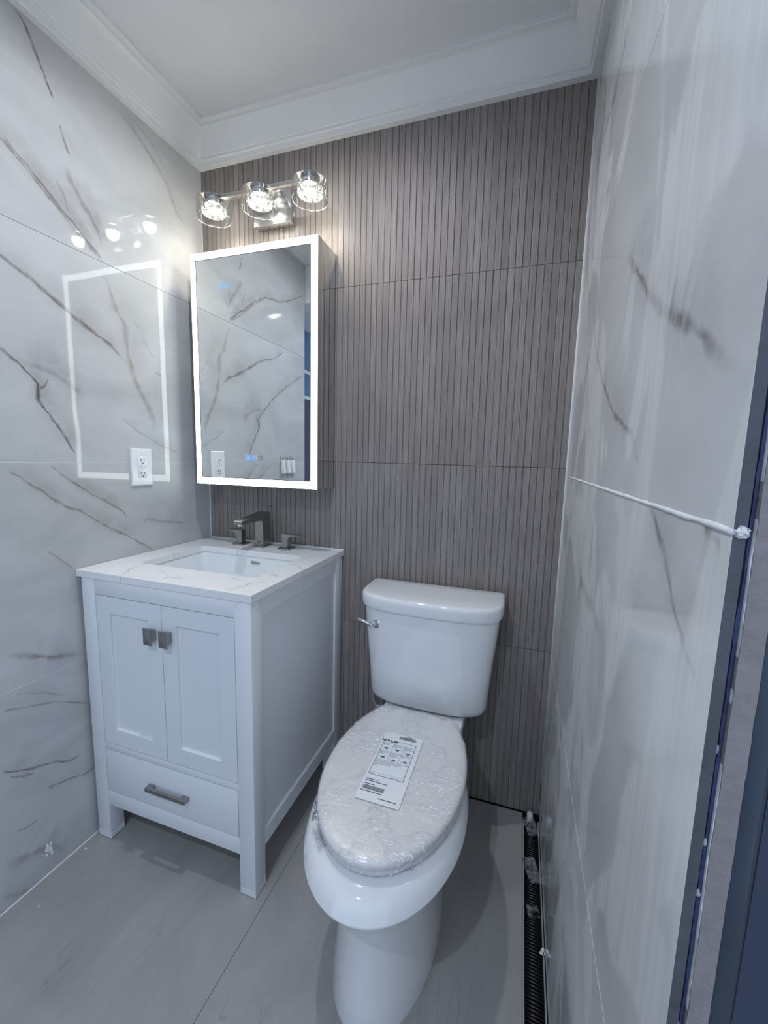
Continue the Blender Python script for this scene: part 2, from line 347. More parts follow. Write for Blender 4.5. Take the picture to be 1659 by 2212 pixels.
def floor_material():
    m, nt, b = mat_new('grey_porcelain_floor'); q = NB(nt); co = q.coord()
    a = q.noise(q.scale(co, (1.6, .8, 1)), 2.4, 6, .6, .8).outputs[0]
    f = q.noise(co, 260, 3).outputs[0]
    ln = q.noise(q.scale(co, (7, .6, 1)), 1.6, 4, .5, 1.6).outputs[0]
    c = q.mix(q.mapr(a, .33, .68), (.32, .312, .305), (.43, .42, .408))
    c = q.mix(q.mapr(f, .3, .7, 0, .25), c, (.25, .246, .24))
    line = q.math('ABSOLUTE', q.math('SUBTRACT', ln, .5)); line = q.mapr(line, 0., .008, .5, 0.)
    line = q.math('MULTIPLY', line, q.mapr(q.noise(co, 3.).outputs[0], .5, .62, 0., .7))
    c = q.mix(line, c, (.13, .125, .12))
    nt.links.new(c, b.inputs['Base Color']); b.inputs['Roughness'].default_value = .46
    nt.links.new(q.bump(f, .12, .0006), b.inputs['Normal']); return m
M_FLOOR = floor_material()

def clear_mat(name, tint=(1, 1, 1), rough=.0, haze=0., ior=1.45, bump=None, edge=0., gain=1., cap=1., masked=False):
    """thin clear sheet: transparent with Fresnel reflections (no refraction)"""
    m = bpy.data.materials.new(name); m.use_nodes = True; nt = m.node_tree; nt.nodes.clear(); q = NB(nt)
    tr = q.n('ShaderNodeBsdfTransparent'); tr.inputs[0].default_value = (*tint, 1)
    gl = q.n('ShaderNodeBsdfGlossy'); gl.inputs['Roughness'].default_value = rough
    fr = q.n('ShaderNodeFresnel'); fr.inputs['IOR'].default_value = ior
    co = q.coord(); fac = fr.outputs[0]
    if bump:
        nv = None
        for (vec, sc, st, ds) in bump:
            hgt = q.noise(q.scale(co, vec), sc, 3, .6, .5).outputs[0]
            if masked: hgt = q.math('MULTIPLY', hgt, q.mapr(q.noise(q.scale(co, (1, 1, .2)), 11., 3, .55).outputs[0], .44, .60, .12, 1., True))
            nv = q.bump(hgt, st, ds, nv)
        nt.links.new(nv, gl.inputs['Normal']); nt.links.new(nv, fr.inputs['Normal'])
    fac = q.math('MINIMUM', q.math('MULTIPLY', fac, gain), cap)
    if edge:
        lw = q.n('ShaderNodeLayerWeight'); lw.inputs[0].default_value = .35
        fac = q.math('ADD', fac, q.math('MULTIPLY', q.math('POWER', lw.outputs['Facing'], 3.), edge), clamp=True)
    mx = q.n('ShaderNodeMixShader'); nt.links.new(fac, mx.inputs[0]); nt.links.new(tr.outputs[0], mx.inputs[1]); nt.links.new(gl.outputs[0], mx.inputs[2])
    out = mx.outputs[0]
    if haze > 0:
        df = q.n('ShaderNodeBsdfDiffuse'); df.inputs[0].default_value = (.85, .87, .9, 1); m2 = q.n('ShaderNodeMixShader')
        hz = q.mapr(q.noise(co, 60, 4, .6).outputs[0], .45, .75, 0., haze)
        if masked:
            glint = q.mapr(q.noise(q.scale(co, (75, 230, 60)), 1., 4, .7, 1.2).outputs[0], .525, .575, 0., .95)  # white crease flecks painted in for the sparkles on the film
            rim = q.mapr(q.noise(q.scale(co, (1, 1, .2)), 11., 3, .55).outputs[0], .47, .60, .0, 1., True)
            hz = q.math('MAXIMUM', hz, q.math('MULTIPLY', glint, rim)); df.inputs[0].default_value = (.97, .98, 1., 1)
        q.setin(m2.inputs[0], hz); nt.links.new(out, m2.inputs[1]); nt.links.new(df.outputs[0], m2.inputs[2]); out = m2.outputs[0]
    o = q.n('ShaderNodeOutputMaterial'); nt.links.new(out, o.inputs[0]); return m
M_GLASS = clear_mat('clear_glass_shade', (.985, .99, .985), ior=1.35, gain=.65)
M_RIM = clear_mat('glass_rim', (.9, .93, .9), .1, ior=1.4, haze=1.6)
M_CRYST = clear_mat('bubble_crystal', (.95, .96, .94), .05, haze=.45, ior=1.35, bump=[((1, 1, 1), 160, .9, .004)])
M_WRAP = clear_mat('shrink_wrap', (.995, .995, 1.), .17, haze=.10, ior=1.5, gain=1.5, cap=.20, masked=True, bump=[((26, 80, 20), 1.7, 1., .014), ((1, 1, 1), 120, 1., .003)])
M_FILM = clear_mat('crumpled_film', (.95, .95, .95), .10, haze=.35, ior=1.5, bump=[((1, 1, 1), 70, 1., .01)])

# ================================================================== SETTING
S = 'structure'
FZ = 0.0; CZ = 2.415; YE = -1.082; YR = -1.0933
# floor: slab + two long tiles per row, thin joints
fl = tag(box('floor', (-1.5, 2.2, -3.2, .1, -.06, -.011), M_BLACK), kind=S)
for (x0, x1) in ((.0015, .6385), (.6395, 1.3215)):
    for (y0, y1) in ((-1.2, -.004), (-2.4, -1.2015)):
        box('tile', (x0, x1, y0, y1, -.011, 0.), M_FLOOR, fl, bev=.0006, seg=1)
box('tile', (-.62, .0, -2.4, -1.2015, -.011, 0.), M_FLOOR, fl, bev=.0006, seg=1)
box('tile', (1.38, 2.0, -2.4, -1.2015, -.011, 0.), M_FLOOR, fl, bev=.0006, seg=1)

# ceilings
tag(box('ceiling', (-.12, 1.6, -1.21, .1, CZ, CZ+.04), M_CEIL), kind=S)
tag(box('ceiling_hall', (-.95, 2.1, -2.7, -1.2101, CZ, CZ+.04), M_CEIL), kind=S)

# left wall: backing, four big marble tiles, fine joints
wl = tag(box('wall_left', (-.12, -.0094, -1.088, 0.012, -.01, CZ), M_GROUTW), kind=S)
ZL = (.0025, .6006, 1.2006, 1.8006, 2.315)
for i in range(4):
    o = box('tile', (-.0094, 0., YE, -.0005, ZL[i]+.0006, ZL[i+1]-.0006), M_LEFT[i], wl, bev=.0005, seg=1)
box('grout_line', (-.0094, -.0006, YE, -.0005, ZL[1]-.0006, ZL[1]+.0006), M_GROUTW, wl)
for z in (ZL[2], ZL[3]): box('grout_line', (-.0094, -.0004, YE, -.0005, z-.0006, z+.0006), M_GROUTW if z < 1.5 else M_GYPS, wl)
# right wall: marble skin, bond coat, membrane, gypsum board, stud
wr = tag(box('wall_right', (1.402, 1.56, -1.085, 0.012, -.01, CZ), M_HALL), kind=S)
ZR = (.012, .588, 1.1948, 1.801, 2.315)
for i in range(4):
    box('tile', (W, W+.0074, YR, -.0005, ZR[i]+.0007, ZR[i+1]-(.0007 if i != 1 else .0022)), M_RIGHT[i], wr, bev=.0005, seg=1)
    box('tile_edge', (W+.0001, W+.0072, YR-.0004, YR, ZR[i]+.001, ZR[i+1]-.003), M_TEDGE, wr)  # dark strip carrying the painted shade of the tile's end
for z, mm in ((ZR[1], M_GROUTW), (ZR[3], M_TEDGE)):
    box('grout_line', (W+.0006, W+.007, YR, -.0005, z-.0007, z+.0007), mm, wr)
random.seed(5)
bm = bmesh.new(); pts = []; rad = []
for i in range(60):
    y = -i*1.093/59; pts.append((W+.0008, y, ZR[2]-.0012+random.uniform(-.0004, .0004))); rad.append(random.uniform(.0021, .0031)*(1.0 if y < -.15 else .7))
tube(bm, pts, rad, 8); put('grout_bead', bm, M_GROUTW, wr, smooth=True)
bm = bmesh.new(); bmesh.ops.create_icosphere(bm, subdivisions=3, radius=.0040, matrix=Matrix.Translation((W+.0045, YR-.001, ZR[2]-.001)))
for v in bm.verts: v.co += Vector((random.uniform(-1, 1), random.uniform(-1, 1), random.uniform(-1, 1)))*.0009
put('grout_lump', bm, M_GROUTW, wr, smooth=True)
# bond coat gap and blue membrane, ragged paper edge, gypsum core, stud
box('mortar_bed', (W+.0074, W+.0105, -1.0885, -.0005, .012, 2.315), M_BLACK, wr)
def ragged(name, xa, xb, y0, y1, mat, amp, seed, both=False):
    random.seed(seed); bm = bmesh.new(); N = 330; zz = [-.005+i*2.4/N for i in range(N+1)]
    ja = 0; A = []; 
    for z in zz:
        ja = ja*.82 + random.uniform(-amp, amp)*.5; jb = random.uniform(-amp, amp)*.5 if both else 0
        A.append((xa+ja, xb+jb, z, random.uniform(-.0006, .0006)))
    prev = None
    for xa_, xb_, z, dy in A:
        r = [bm.verts.new((xa_, y0+dy, z)), bm.verts.new((xb_, y0+dy*.3, z)), bm.verts.new((xb_, y1, z)), bm.verts.new((xa_, y1, z))]
        if prev:
            for k in range(4): bm.faces.new((prev[k], prev[(k+1) % 4], r[(k+1) % 4], r[k]))
        prev = r
    return put(name, bm, mat, wr)
ragged('membrane', W+.0100, W+.0118, -1.0895, -.001, M_MEMB, .0007, 3)
ragged('paper_facing', W+.0124, W+.0131, -1.0915, -.001, M_GROUTW, .0007, 8)
ragged('gypsum_board', W+.0129, W+.0262, -1.0925, -.001, M_GYPS, .0004, 9, True)
bm = bmesh.new()
for k in range(9):          # dabs of thin-set squeezed behind the lower tiles
    z = random.uniform(.55, 1.18); 
    if random.random() < .75: z = random.uniform(.70, .90)
    c = Vector((W+.0092+random.uniform(-.001, .001), -1.090, z)); r = bmesh.ops.create_icosphere(bm, subdivisions=2, radius=.0021)
    for v in r['verts']: v.co = Vector((v.co.x*.8, v.co.y*.8, v.co.z*random.uniform(1.5, 1.8)))*random.uniform(.8, 1.1) + c + Vector((random.uniform(-1, 1), 0, random.uniform(-1, 1)))*.0004
o = put('mortar_dabs', bm, simple('mortar_grey', (.36, .37, .40), .9, var=.1, vscale=200), wr, smooth=True); o['kind'] = 'stuff'
box('steel_stud', (W+.0268, W+.0400, -1.0875, -.05, -.005, 2.40), M_STEEL, wr, bev=.001)
box('blue_panel', (W+.0432, W+.30, -1.0860, -1.07, -.005, 2.40), M_BLUE, wr)
# back wall: 4 rows of ribbed tile, 64 ribs each
wb = tag(box('wall_back', (-.1, 1.48, .0125, .12, -.01, CZ), M_BLACK), kind=S)
ZB = (.003, .6065, 1.2172, 1.8279, 2.306)
PITCH = W/64
def rib_mesh(h, w, slope, ch):
    bm = bmesh.new()
    prof = [(-w/2, .0032), (-w/2+.0003, .0012), (-w/2+ch, .0), (w/2-ch*.6, slope), (w/2-.0002, .0014+slope), (w/2, .0032)]
    A = [bm.verts.new((x, y, -h/2)) for x, y in prof]; B = [bm.verts.new((x, y, h/2)) for x, y in prof]
    for i in range(len(prof)-1): bm.faces.new((A[i], A[i+1], B[i+1], B[i]))
    bm.faces.new(A); bm.faces.new(B[::-1]); bm.faces.new((A[0], B[0], B[-1], A[-1]))
    bmesh.ops.recalc_face_normals(bm, faces=bm.faces)
    me = bpy.data.meshes.new('rib'); bm.to_mesh(me); bm.free(); me.materials.append(M_RIB); return me
random.seed(11)
for r in range(4):
    z0, z1 = ZB[r]+.0007, ZB[r+1]-.0007; h = z1-z0
    t = box('tile', (.0008, W-.0008, .0032, .0125, z0, z1), M_RIB, wb)
    var = [rib_mesh(h, PITCH-g, s, c) for g, s, c in ((.0012, .0004, .0012), (.0018, .0, .0022), (.0010, .0009, .0008), (.0022, .0002, .0016), (.0014, -.0004, .0024))]
    for k in range(64):
        me = random.choice(var)
        o = bpy.data.objects.new('rib', me); o.location = ((k+.5)*PITCH+random.uniform(-.0003, .0003), random.uniform(-.0002, .0003), (z0+z1)/2); link(o, t)
# caulk beads in the two back corners and floor joint on the left
bm = bmesh.new(); tube(bm, [(.0015, -.0015, .0), (.0015, -.0015, 2.30)], .0021, 8); tag(put('trim_4', bm, M_GROUTW, smooth=True), kind=S)
bm = bmesh.new(); tube(bm, [(W-.0012, -.0015, .13), (W-.0012, -.0015, 2.30)], .0020, 8); tag(put('trim_5', bm, M_GROUTW, smooth=True), kind=S)
bm = bmesh.new(); tube(bm, [(.0006, -y, .0006) for y in np.linspace(.05, 1.08, 40)], [random.uniform(.0018, .0028) for _ in range(40)], 8); tag(put('trim_6', bm, M_GROUTW, smooth=True), kind=S)

# crown moulding, mitred; profile (distance from wall, z)
CP = [(0, 2.302), (.0205, 2.302), (.0215, 2.3035), (.022, 2.318), (.0285, 2.3185), (.0295, 2.320), (.030, 2.3285), (.0315, 2.3295), (.036, 2.343), (.045, 2.362), (.056, 2.380), (.066, 2.391), (.0725, 2.396), (.0735, 2.403), (.0880, 2.4035), (.0895, 2.405), (.090, CZ), (0, CZ)]
def crown(name, fn):
    bm = bmesh.new(); A = [bm.verts.new(fn(d, z, 0)) for d, z in CP]; B = [bm.verts.new(fn(d, z, 1)) for d, z in CP]
    n = len(CP)
    for i in range(n): bm.faces.new((A[i], A[(i+1) % n], B[(i+1) % n], B[i]))
    bm.faces.new(A); bm.faces.new(B[::-1]); return tag(put(name, bm, M_CROWN, smooth=True), kind=S)
YF = -1.09
CR = [crown('trim_1', lambda d, z, e: (d, -d if e == 0 else YF+d, z)),
      crown('trim_2', lambda d, z, e: (d if e == 0 else W-d, -d, z)),
      crown('trim_3', lambda d, z, e: (W-d, -d if e == 0 else YF+d, z)),
      crown('trim_7', lambda d, z, e: (d if e == 0 else W-d, YF+d, z))]
for o in CR: o.data.set_sharp_from_angle(angle=math.radians(28))
# header over the doorway, dark hall parts that only the mirror sees
tag(box('wall_front', (-.12, 1.40, -1.21, YF, 2.102, CZ), M_GROUTW), kind=S)
wh = tag(box('wall_hall', (-.95, -.80, -3.1, -1.10, -.01, CZ), simple('hall_blue_lit', (.10, .20, .33), .6)), kind=S)  # blue hall light put into the wall colour
box('lower_panel', (-.80, -.79, -3.1, -1.10, 0., 1.78), M_HALL, wh)
for z in (1.78, 2.02): box('rail', (-.80, -.785, -3.1, -1.10, z, z+.03), M_WHITE, wh)
# real downlights: one in this ceiling (just above the frame), one in the hall
def downlight(x, y, label, watts, col, r=.045):
    t = empty('recessed_ceiling_light', (x, y, CZ-.004), label, 'ceiling light')
    bm = bmesh.new(); loft(bm, [circ(x, y, CZ-.0005, r+.016, 40), circ(x, y, CZ-.005, r+.013, 40), circ(x, y, CZ-.006, r+.002, 40), circ(x, y, CZ-.002, r, 40)], False, False)
    put('trim_ring', bm, M_PLASTIC, t, smooth=True)
    bm = bmesh.new(); loft(bm, [circ(x, y, CZ-.0025, r, 40), circ(x, y, CZ-.0015, r, 40)]); put('lens', bm, M_DOWN, t)
    ld = bpy.data.lights.new('lamp', 'SPOT'); ld.energy = watts; ld.color = col; ld.shadow_soft_size = r*.5; ld.spot_size = math.radians(165); ld.spot_blend = .6
    lo = bpy.data.objects.new('lamp', ld); link(lo, t); lo.location = (0, 0, -.008)
    return t
downlight(.62, -.62, 'small round recessed light in the bathroom ceiling above the vanity front', CEIL_W, (.92, .95, 1.0), .035)
downlight(.815, -2.02, 'round recessed light in the hall ceiling, seen only as a reflection in the mirror', HALL_W, (.72, .84, 1.0), .05)

# ================================================================== VANITY CABINET
YV = -.5664
v = empty('vanity_cabinet', (.315, -.29, 0), 'white two-door vanity cabinet with one bottom drawer, standing left of the toilet', 'cabinet')
bv = .0012
for (x0, x1, y0, y1) in ((.0165, .0680, YV, -.5184), (.5616, .6125, YV, -.5180), (.0165, .0680, -.052, -.006), (.5616, .6125, -.060, -.006)):
    box('leg', (x0, x1, y0, y1, .0232, .8630), M_WHITE, v, bev=bv)
    box('foot', (x0, x1, y0, y1, .0025, .0226), M_WHITE, v, bev=.0006, seg=1)
    box('glide', (x0+.004, x1-.004, y0+.004, y1-.004, 0, .0025), M_BLACK, v)
box('top_rail', (.0684, .5612, YV+.0012, YV+.020, .8158, .8630), M_WHITE, v, bev=.0006)
box('middle_rail', (.0684, .5612, YV+.0012, YV+.020, .3205, .3408), M_WHITE, v, bev=.0006)
box('bottom_rail', (.0684, .5612, YV+.0012, YV+.020, .1245, .1752), M_WHITE, v, bev=.0006)
def shaker(name, x0, x1, z0, z1, st, parent):
    bm = bmesh.new(); ya, yb = YV+.0004, YV+.019
    g = .00015
    add_box(bm, x0, x0+st-g, ya, yb, z0, z1, .0007, 1); add_box(bm, x1-st+g, x1, ya, yb, z0, z1, .0007, 1)
    # rails with a small bevel towards the panel
    for (za, zb, inn) in ((z0, z0+st+.0015, 1), (z1-st, z1, -1)):
        add_box(bm, x0+st, x1-st, ya, yb, za, zb, .0007, 1)
    add_box(bm, x0+st-.002, x1-st+.002, ya+.0075, yb, z0+st-.002, z1-st+.002)
    # sloped ledge at the foot of the panel
    prism(bm, [(ya+.0006, z0+st+.0010), (ya+.0078, z0+st+.0045), (ya+.0078, z0+st-.001), (ya+.0006, z0+st-.001)], 0, x0+st, x1-st)
    return put(name, bm, M_WHITE, parent, smooth=True)
for (x0, x1, kx) in ((.0708, .3157, .2885), (.3177, .5598, .3435)):
    d = shaker('door', x0, x1, .3428, .8140, .0503, v)
    d.data.set_sharp_from_angle(angle=math.radians(25))
    # pyramid knob: plate, stem, cap
    bm = bmesh.new(); za, zb = .7045, .7528; xa, xb = kx-.0150, kx+.0150; yp = -.5868
    bs = [bm.verts.new(p) for p in ((xa, yp, za), (xb, yp, za), (xb, yp, zb), (xa, yp, zb))]
    f2 = [bm.verts.new(p) for p in ((xa, yp-.0022, za), (xb, yp-.0022, za), (xb, yp-.0022, zb), (xa, yp-.0022, zb))]
    ap = bm.verts.new((kx, yp-.0062, (za+zb)/2))
    for i in range(4):
        bm.faces.new((bs[i], bs[(i+1) % 4], f2[(i+1) % 4], f2[i])); bm.faces.new((f2[i], f2[(i+1) % 4], ap))
    bm.faces.new(bs[::-1])
    zc = (za+zb)/2
    loft(bm, [[(kx-.0085, YV, zc-.0145), (kx+.0085, YV, zc-.0145), (kx+.0085, YV, zc+.0145), (kx-.0085, YV, zc+.0145)],
              [(kx-.0125, yp, zc-.019), (kx+.0125, yp, zc-.019), (kx+.0125, yp, zc+.021), (kx-.0125, yp, zc+.021)]])
    k = put('knob', bm, M_GUN, None); k.parent = d; k.location = -Vector(v.location)
dr = box('drawer', (.0708, .5592, YV+.0004, YV+.30, .1776, .3182), M_WHITE, v, bev=.0009)
bm = bmesh.new(); xa, xb, zb0, zb1 = .2437, .3917, .2392, .2512; yo = -.5862
prism(bm, [(xa, YV), (xa, yo), (xb, yo), (xb, YV), (xb-.0225, YV), (xb-.0205, yo+.0092), (xb-.024, yo+.0075), (xa+.024, yo+.0075), (xa+.0205, yo+.0092), (xa+.0225, YV)], 2, zb0, zb1)
bmesh.ops.bevel(bm, geom=bm.edges[:], offset=.0006, segments=1, affect='EDGES')
hd = put('handle', bm, M_GUN, None); hd.parent = dr; hd.location = -Vector(v.location)
# right side: rails and recessed panel
xs = .6125
box('side_rail', (.594, xs-.0003, -.5176, -.0604, .8140, .8630), M_WHITE, v, bev=.0005, seg=1)
box('side_rail', (.594, xs-.0003, -.5176, -.0604, .1255, .1765), M_WHITE, v, bev=.0005, seg=1)
bm = bmesh.new(); add_box(bm, .594, xs-.0075, -.519, -.059, .17, .82)
prism(bm, [(xs-.0008, .1765), (xs-.0076, .1795), (xs-.0076, .17), (xs-.0008, .17)], 1, -.5176, -.0604)
put('side_panel', bm, M_WHITE, v)
box('side_panel', (.0165, .030, -.519, -.05, .1255, .8630), M_WHITE, v)
box('bottom_panel', (.030, .594, -.546, -.012, .178, .190), M_WHITE, v)
box('back_panel', (.060, .570, -.014, -.008, .125, .70), M_WHITE, v)

# ================================================================== WORKTOP WITH UNDERMOUNT SINK
def rrect(x0, x1, y0, y1, r, n=7):
    P = []
    for cx, cy, a0 in ((x1-r, y1-r, 0), (x0+r, y1-r, 90), (x0+r, y0+r, 180), (x1-r, y0+r, 270)):
        for i in range(n+1):
            a = math.radians(a0+90*i/n); P.append((cx+r*math.cos(a), cy+r*math.sin(a)))
    return P
ZT, ZU = .8844, .8632
SX0, SX1, SY0, SY1 = .099, .5325, -.4385, -.1555
bm = bmesh.new(); inner = rrect(SX0, SX1, SY0, SY1, .022); ch = .0010
def slab_ring(z, ins):
    o = [(.0008+ins, -.5695+ins), (.6170-ins, -.5695+ins), (.6170-ins, -.0008-ins), (.0008+ins, -.0008-ins)]
    return [bm.verts.new((x, y, z)) for x, y in o]
R0 = slab_ring(ZU, ch); R1 = slab_ring(ZU+ch, 0); R2 = slab_ring(ZT-ch, 0); R3 = slab_ring(ZT, ch)
for a, b in ((R0, R1), (R1, R2), (R2, R3)):
    for i in range(4): bm.faces.new((a[i], a[(i+1) % 4], b[(i+1) % 4], b[i]))
IT = [bm.verts.new((x, y, ZT)) for x, y in inner]; IB = [bm.verts.new((x, y, ZU)) for x, y in inner]
n = len(inner)
for i in range(n): bm.faces.new((IT[i], IT[(i+1) % n], IB[(i+1) % n], IB[i]))
for O, I in ((R3, IT), (R0, IB)):
    es = [bm.edges.get((O[i], O[(i+1) % 4])) for i in range(4)] + [bm.edges.get((I[i], I[(i+1) % n])) for i in range(n)]
    bmesh.ops.triangle_fill(bm, edges=es, use_beauty=True)
ct = tag(put('countertop', bm, M_QUARTZ), 'white quartz countertop with fine grey veins on the vanity cabinet', 'countertop')
bm = bmesh.new(); tube(bm, [(.006, -.0035, ZT+.0008), (.30, -.0035, ZT+.0008), (.6165, -.0035, ZT+.0008)], .0028, 8); put('caulk', bm, M_GROUTW, ct, smooth=True)
sk = empty('sink_basin', (.316, -.297, ZU-.001), 'white rectangular undermount sink basin set below the countertop opening', 'sink')
def rr3(x0, x1, y0, y1, r, z): return [(x, y, z) for x, y in rrect(x0, x1, y0, y1, r)]
bm = bmesh.new(); m_ = .006
loft(bm, [rr3(SX0-.022, SX1+.022, SY0-.022, SY1+.022, .03, ZU-.008), rr3(SX0-.022, SX1+.022, SY0-.022, SY1+.022, .03, ZU-.0005),
          rr3(SX0-.004, SX1+.004, SY0-.004, SY1+.004, .024, ZU-.0005), rr3(SX0-.002, SX1+.002, SY0-.002, SY1+.002, .026, ZU-.006),
          rr3(SX0+.004, SX1-.004, SY0+.004, SY1-.004, .03, ZU-.07), rr3(SX0+.012, SX1-.012, SY0+.012, SY1-.012, .035, ZU-.108),
          rr3(SX0+.035, SX1-.035, SY0+.035, SY1-.035, .04, ZU-.124), rr3(SX0+.12, SX1-.12, SY0+.09, SY1-.09, .03, ZU-.131), circ_ := [(.316+.024*math.cos(2*math.pi*((i+.5)/32)), -.297+.024*math.sin(2*math.pi*((i+.5)/32)), ZU-.134) for i in range(32)]], False, False)
put('basin', bm, M_SINK, sk, smooth=True, angle=50)
bm = bmesh.new(); loft(bm, [circ(.316, -.297, ZU-.134, .024), circ(.316, -.297, ZU-.1315, .022), circ(.316, -.297, ZU-.1315, .016), circ(.316, -.297, ZU-.150, .016)], False, True); put('drain', bm, M_CHROME, sk, smooth=True, angle=40)
def text_mesh(name, s, size, mat, parent, M4, ext=.0002, bold=0., font_scale=1.):
    c = bpy.data.curves.new(name, 'FONT'); c.body = s; c.size = size; c.extrude = ext; c.offset = bold
    c.align_x = 'CENTER'; c.align_y = 'CENTER'; c.space_character = font_scale
    o = bpy.data.objects.new(name, c); COL.objects.link(o); bpy.context.view_layer.update()
    me = bpy.data.meshes.new_from_object(o.evaluated_get(bpy.context.evaluated_depsgraph_get()))
    bpy.data.objects.remove(o, do_unlink=True)
    me.transform(M4)
    if parent is not None: me.transform(Matrix.Translation(-parent.matrix_world.translation))
    me.materials.clear(); me.materials.append(mat)
    o = bpy.data.objects.new(name, me); link(o, parent); return o
MX = Matrix.Rotation(math.radians(90), 4, 'X')
text_mesh('sink_lettering', 'Elsho', .017, M_NICKEL, sk, Matrix.Translation((.3345, SY1-.0030, ZU-.0215)) @ Matrix.Rotation(math.radians(-3), 4, 'Y') @ MX, .0003, .0003)

# ================================================================== FAUCET (three pieces on one mixer)
fa = empty('faucet', (.305, -.072, ZT), 'brushed dark nickel widespread faucet with square spout behind the sink', 'faucet')
sx, sy = .3055, -.0705
box('base_plate', (sx-.0255, sx+.0225, sy-.0275, sy+.026, ZT, ZT+.0062), M_GUN, fa, bev=.0012)
bm = bmesh.new(); w2 = .0185
poly = [(-.045, ZT+.006), (-.0445, 1.0120), (-.049, 1.0175), (-.058, 1.0195), (-.071, 1.0190), (-.2125, 1.0020), (-.2165, .9995), (-.2165, .9905), (-.2125, .9885), (-.109, .9925), (-.099, .9905), (-.094, .984), (-.0930, .975), (-.0915, ZT+.006)]
prism(bm, poly, 0, sx-w2, sx+w2-.001)
bmesh.ops.bevel(bm, geom=[e for e in bm.edges if abs(e.verts[0].co.x-e.verts[1].co.x) < 1e-6], offset=.0014, segments=2, affect='EDGES')
sp_ = put('spout', bm, M_GUN, fa, smooth=True, angle=30)
bm = bmesh.new(); loft(bm, [circ(sx-.0015, -.2015, .9815, .0088, 24), circ(sx-.0015, -.2015, .9885, .0100, 24), circ(sx-.0015, -.2015, .9900, .0100, 24)]); put('aerator', bm, M_CHROME, fa, smooth=True, angle=40)
bm = bmesh.new(); tube(bm, [(sx+.0045, -.036, ZT), (sx+.0045, -.036, 1.028)], .0022, 10); tube(bm, [(sx+.0045, -.036, 1.026), (sx+.0045, -.036, 1.036)], [.0022, .0045], 10)
add_box(bm, sx-.0045, sx+.0160, -.045, -.029, 1.035, 1.0385, .0008, 1); put('lift_rod', bm, M_GUN, fa, smooth=True, angle=30)
box('badge', (sx-.0075, sx+.0025, -.0922, -.0915, ZT+.019, ZT+.0225), M_DARKSLOT, fa)
for hx, d in ((.2075, -1), (.4115, 1)):
    h_ = box('handle_base', (hx-.0245, hx+.0245, -.0975, -.0475, ZT, ZT+.0062), M_GUN, fa, bev=.0012)
    bm = bmesh.new(); a = .0125
    poly = [(-a*1.0*d, ZT+.006), (-a*d, ZT+.0585), (d*.058, ZT+.0585), (d*.060, ZT+.0565), (d*.058, ZT+.0545), (d*(a+.010), ZT+.0490), (d*(a+.003), ZT+.045), (d*a, ZT+.038), (d*a, ZT+.006)]
    poly = [(hx+u, z) for u, z in poly]
    prism(bm, poly, 1, -.0855, -.0600)
    bmesh.ops.bevel(bm, geom=[e for e in bm.edges if abs(e.verts[0].co.y-e.verts[1].co.y) < 1e-6], offset=.0011, segments=2, affect='EDGES')
    put('handle', bm, M_GUN, fa, smooth=True, angle=30)

# ================================================================== LIGHTED MIRROR CABINET
mc = empty('mirror_cabinet', (.321, 0, 1.53), 'mirror medicine cabinet with a glowing white border, on the ribbed wall above the sink', 'mirror cabinet')
X0, X1, Z0, Z1 = .0660, .5770, 1.1215, 1.9390; YM = -.1400
box('body', (X0+.003, X1-.0010, -.1085, .0030, Z0+.001, Z1-.001), M_MSIDE, mc, bev=.0006, seg=1)
dr_ = box('door', (X0, X1, YM, -.1100, Z0, Z1), M_FIXT, mc, bev=.0008, seg=1)
IX0, IX1, IZ0, IZ1 = .0890, .5515, 1.1475, 1.9145
bm = bmesh.new(); y = YM-.0006
for (a, b, c, d) in ((X0+.0008, IX0, Z0+.0008, Z1-.0008), (IX1, X1-.0008, Z0+.0008, Z1-.0008), (IX0, IX1, Z0+.0008, IZ0), (IX0, IX1, IZ1, Z1-.0008)):
    add_box(bm, a, b, y, YM+.0002, c, d)
put('light_border', bm, M_LED, mc)
bm = bmesh.new()
for (a, b, c, d) in ((IX0, IX0+.0022, IZ0, IZ1), (IX1-.0022, IX1, IZ0, IZ1), (IX0, IX1, IZ0, IZ0+.0022), (IX0, IX1, IZ1-.0022, IZ1)): add_box(bm, a, b, y-.0003, YM, c, d)
put('inner_rim', bm, simple('dark_rim', (.06, .065, .07), .3), mc)
box('mirror_glass', (IX0+.0020, IX1-.0020, y-.0001, YM+.0002, IZ0+.0020, IZ1-.0020), M_MIRROR, mc)
# clock: 03:29 in seven segments
SEG = {'0': 'abcdef', '2': 'abged', '3': 'abgcd', '9': 'abcdfg'}
def segs(bm, ch, x, z, w, h, t):
    r = {'a': (x, x+w, z+h-t, z+h), 'g': (x, x+w, z+h/2-t/2, z+h/2+t/2), 'd': (x, x+w, z, z+t), 'f': (x, x+t, z+h/2, z+h), 'e': (x, x+t, z, z+h/2), 'b': (x+w-t, x+w, z+h/2, z+h), 'c': (x+w-t, x+w, z, z+h/2)}
    for s in SEG[ch]:
        a, b, c, d = r[s]; e = .0003; add_box(bm, a+e, b-e, YM-.0011, YM-.0006, c+e, d-e)
ck = empty('clock_display', (0, 0, 0), parent=mc)
for i, chh in enumerate('0329'):
    bm = bmesh.new(); segs(bm, chh, .1885+i*.0135, 1.8115, .0088, .0165, .0022); dg = put('digit', bm, M_BLUELED, None); dg.parent = ck
    dg.location = -Vector(mc.location)
bm = bmesh.new(); 
for z in (1.8165, 1.8230): add_box(bm, .2125, .2142, YM-.0011, YM-.0006, z, z+.0018)
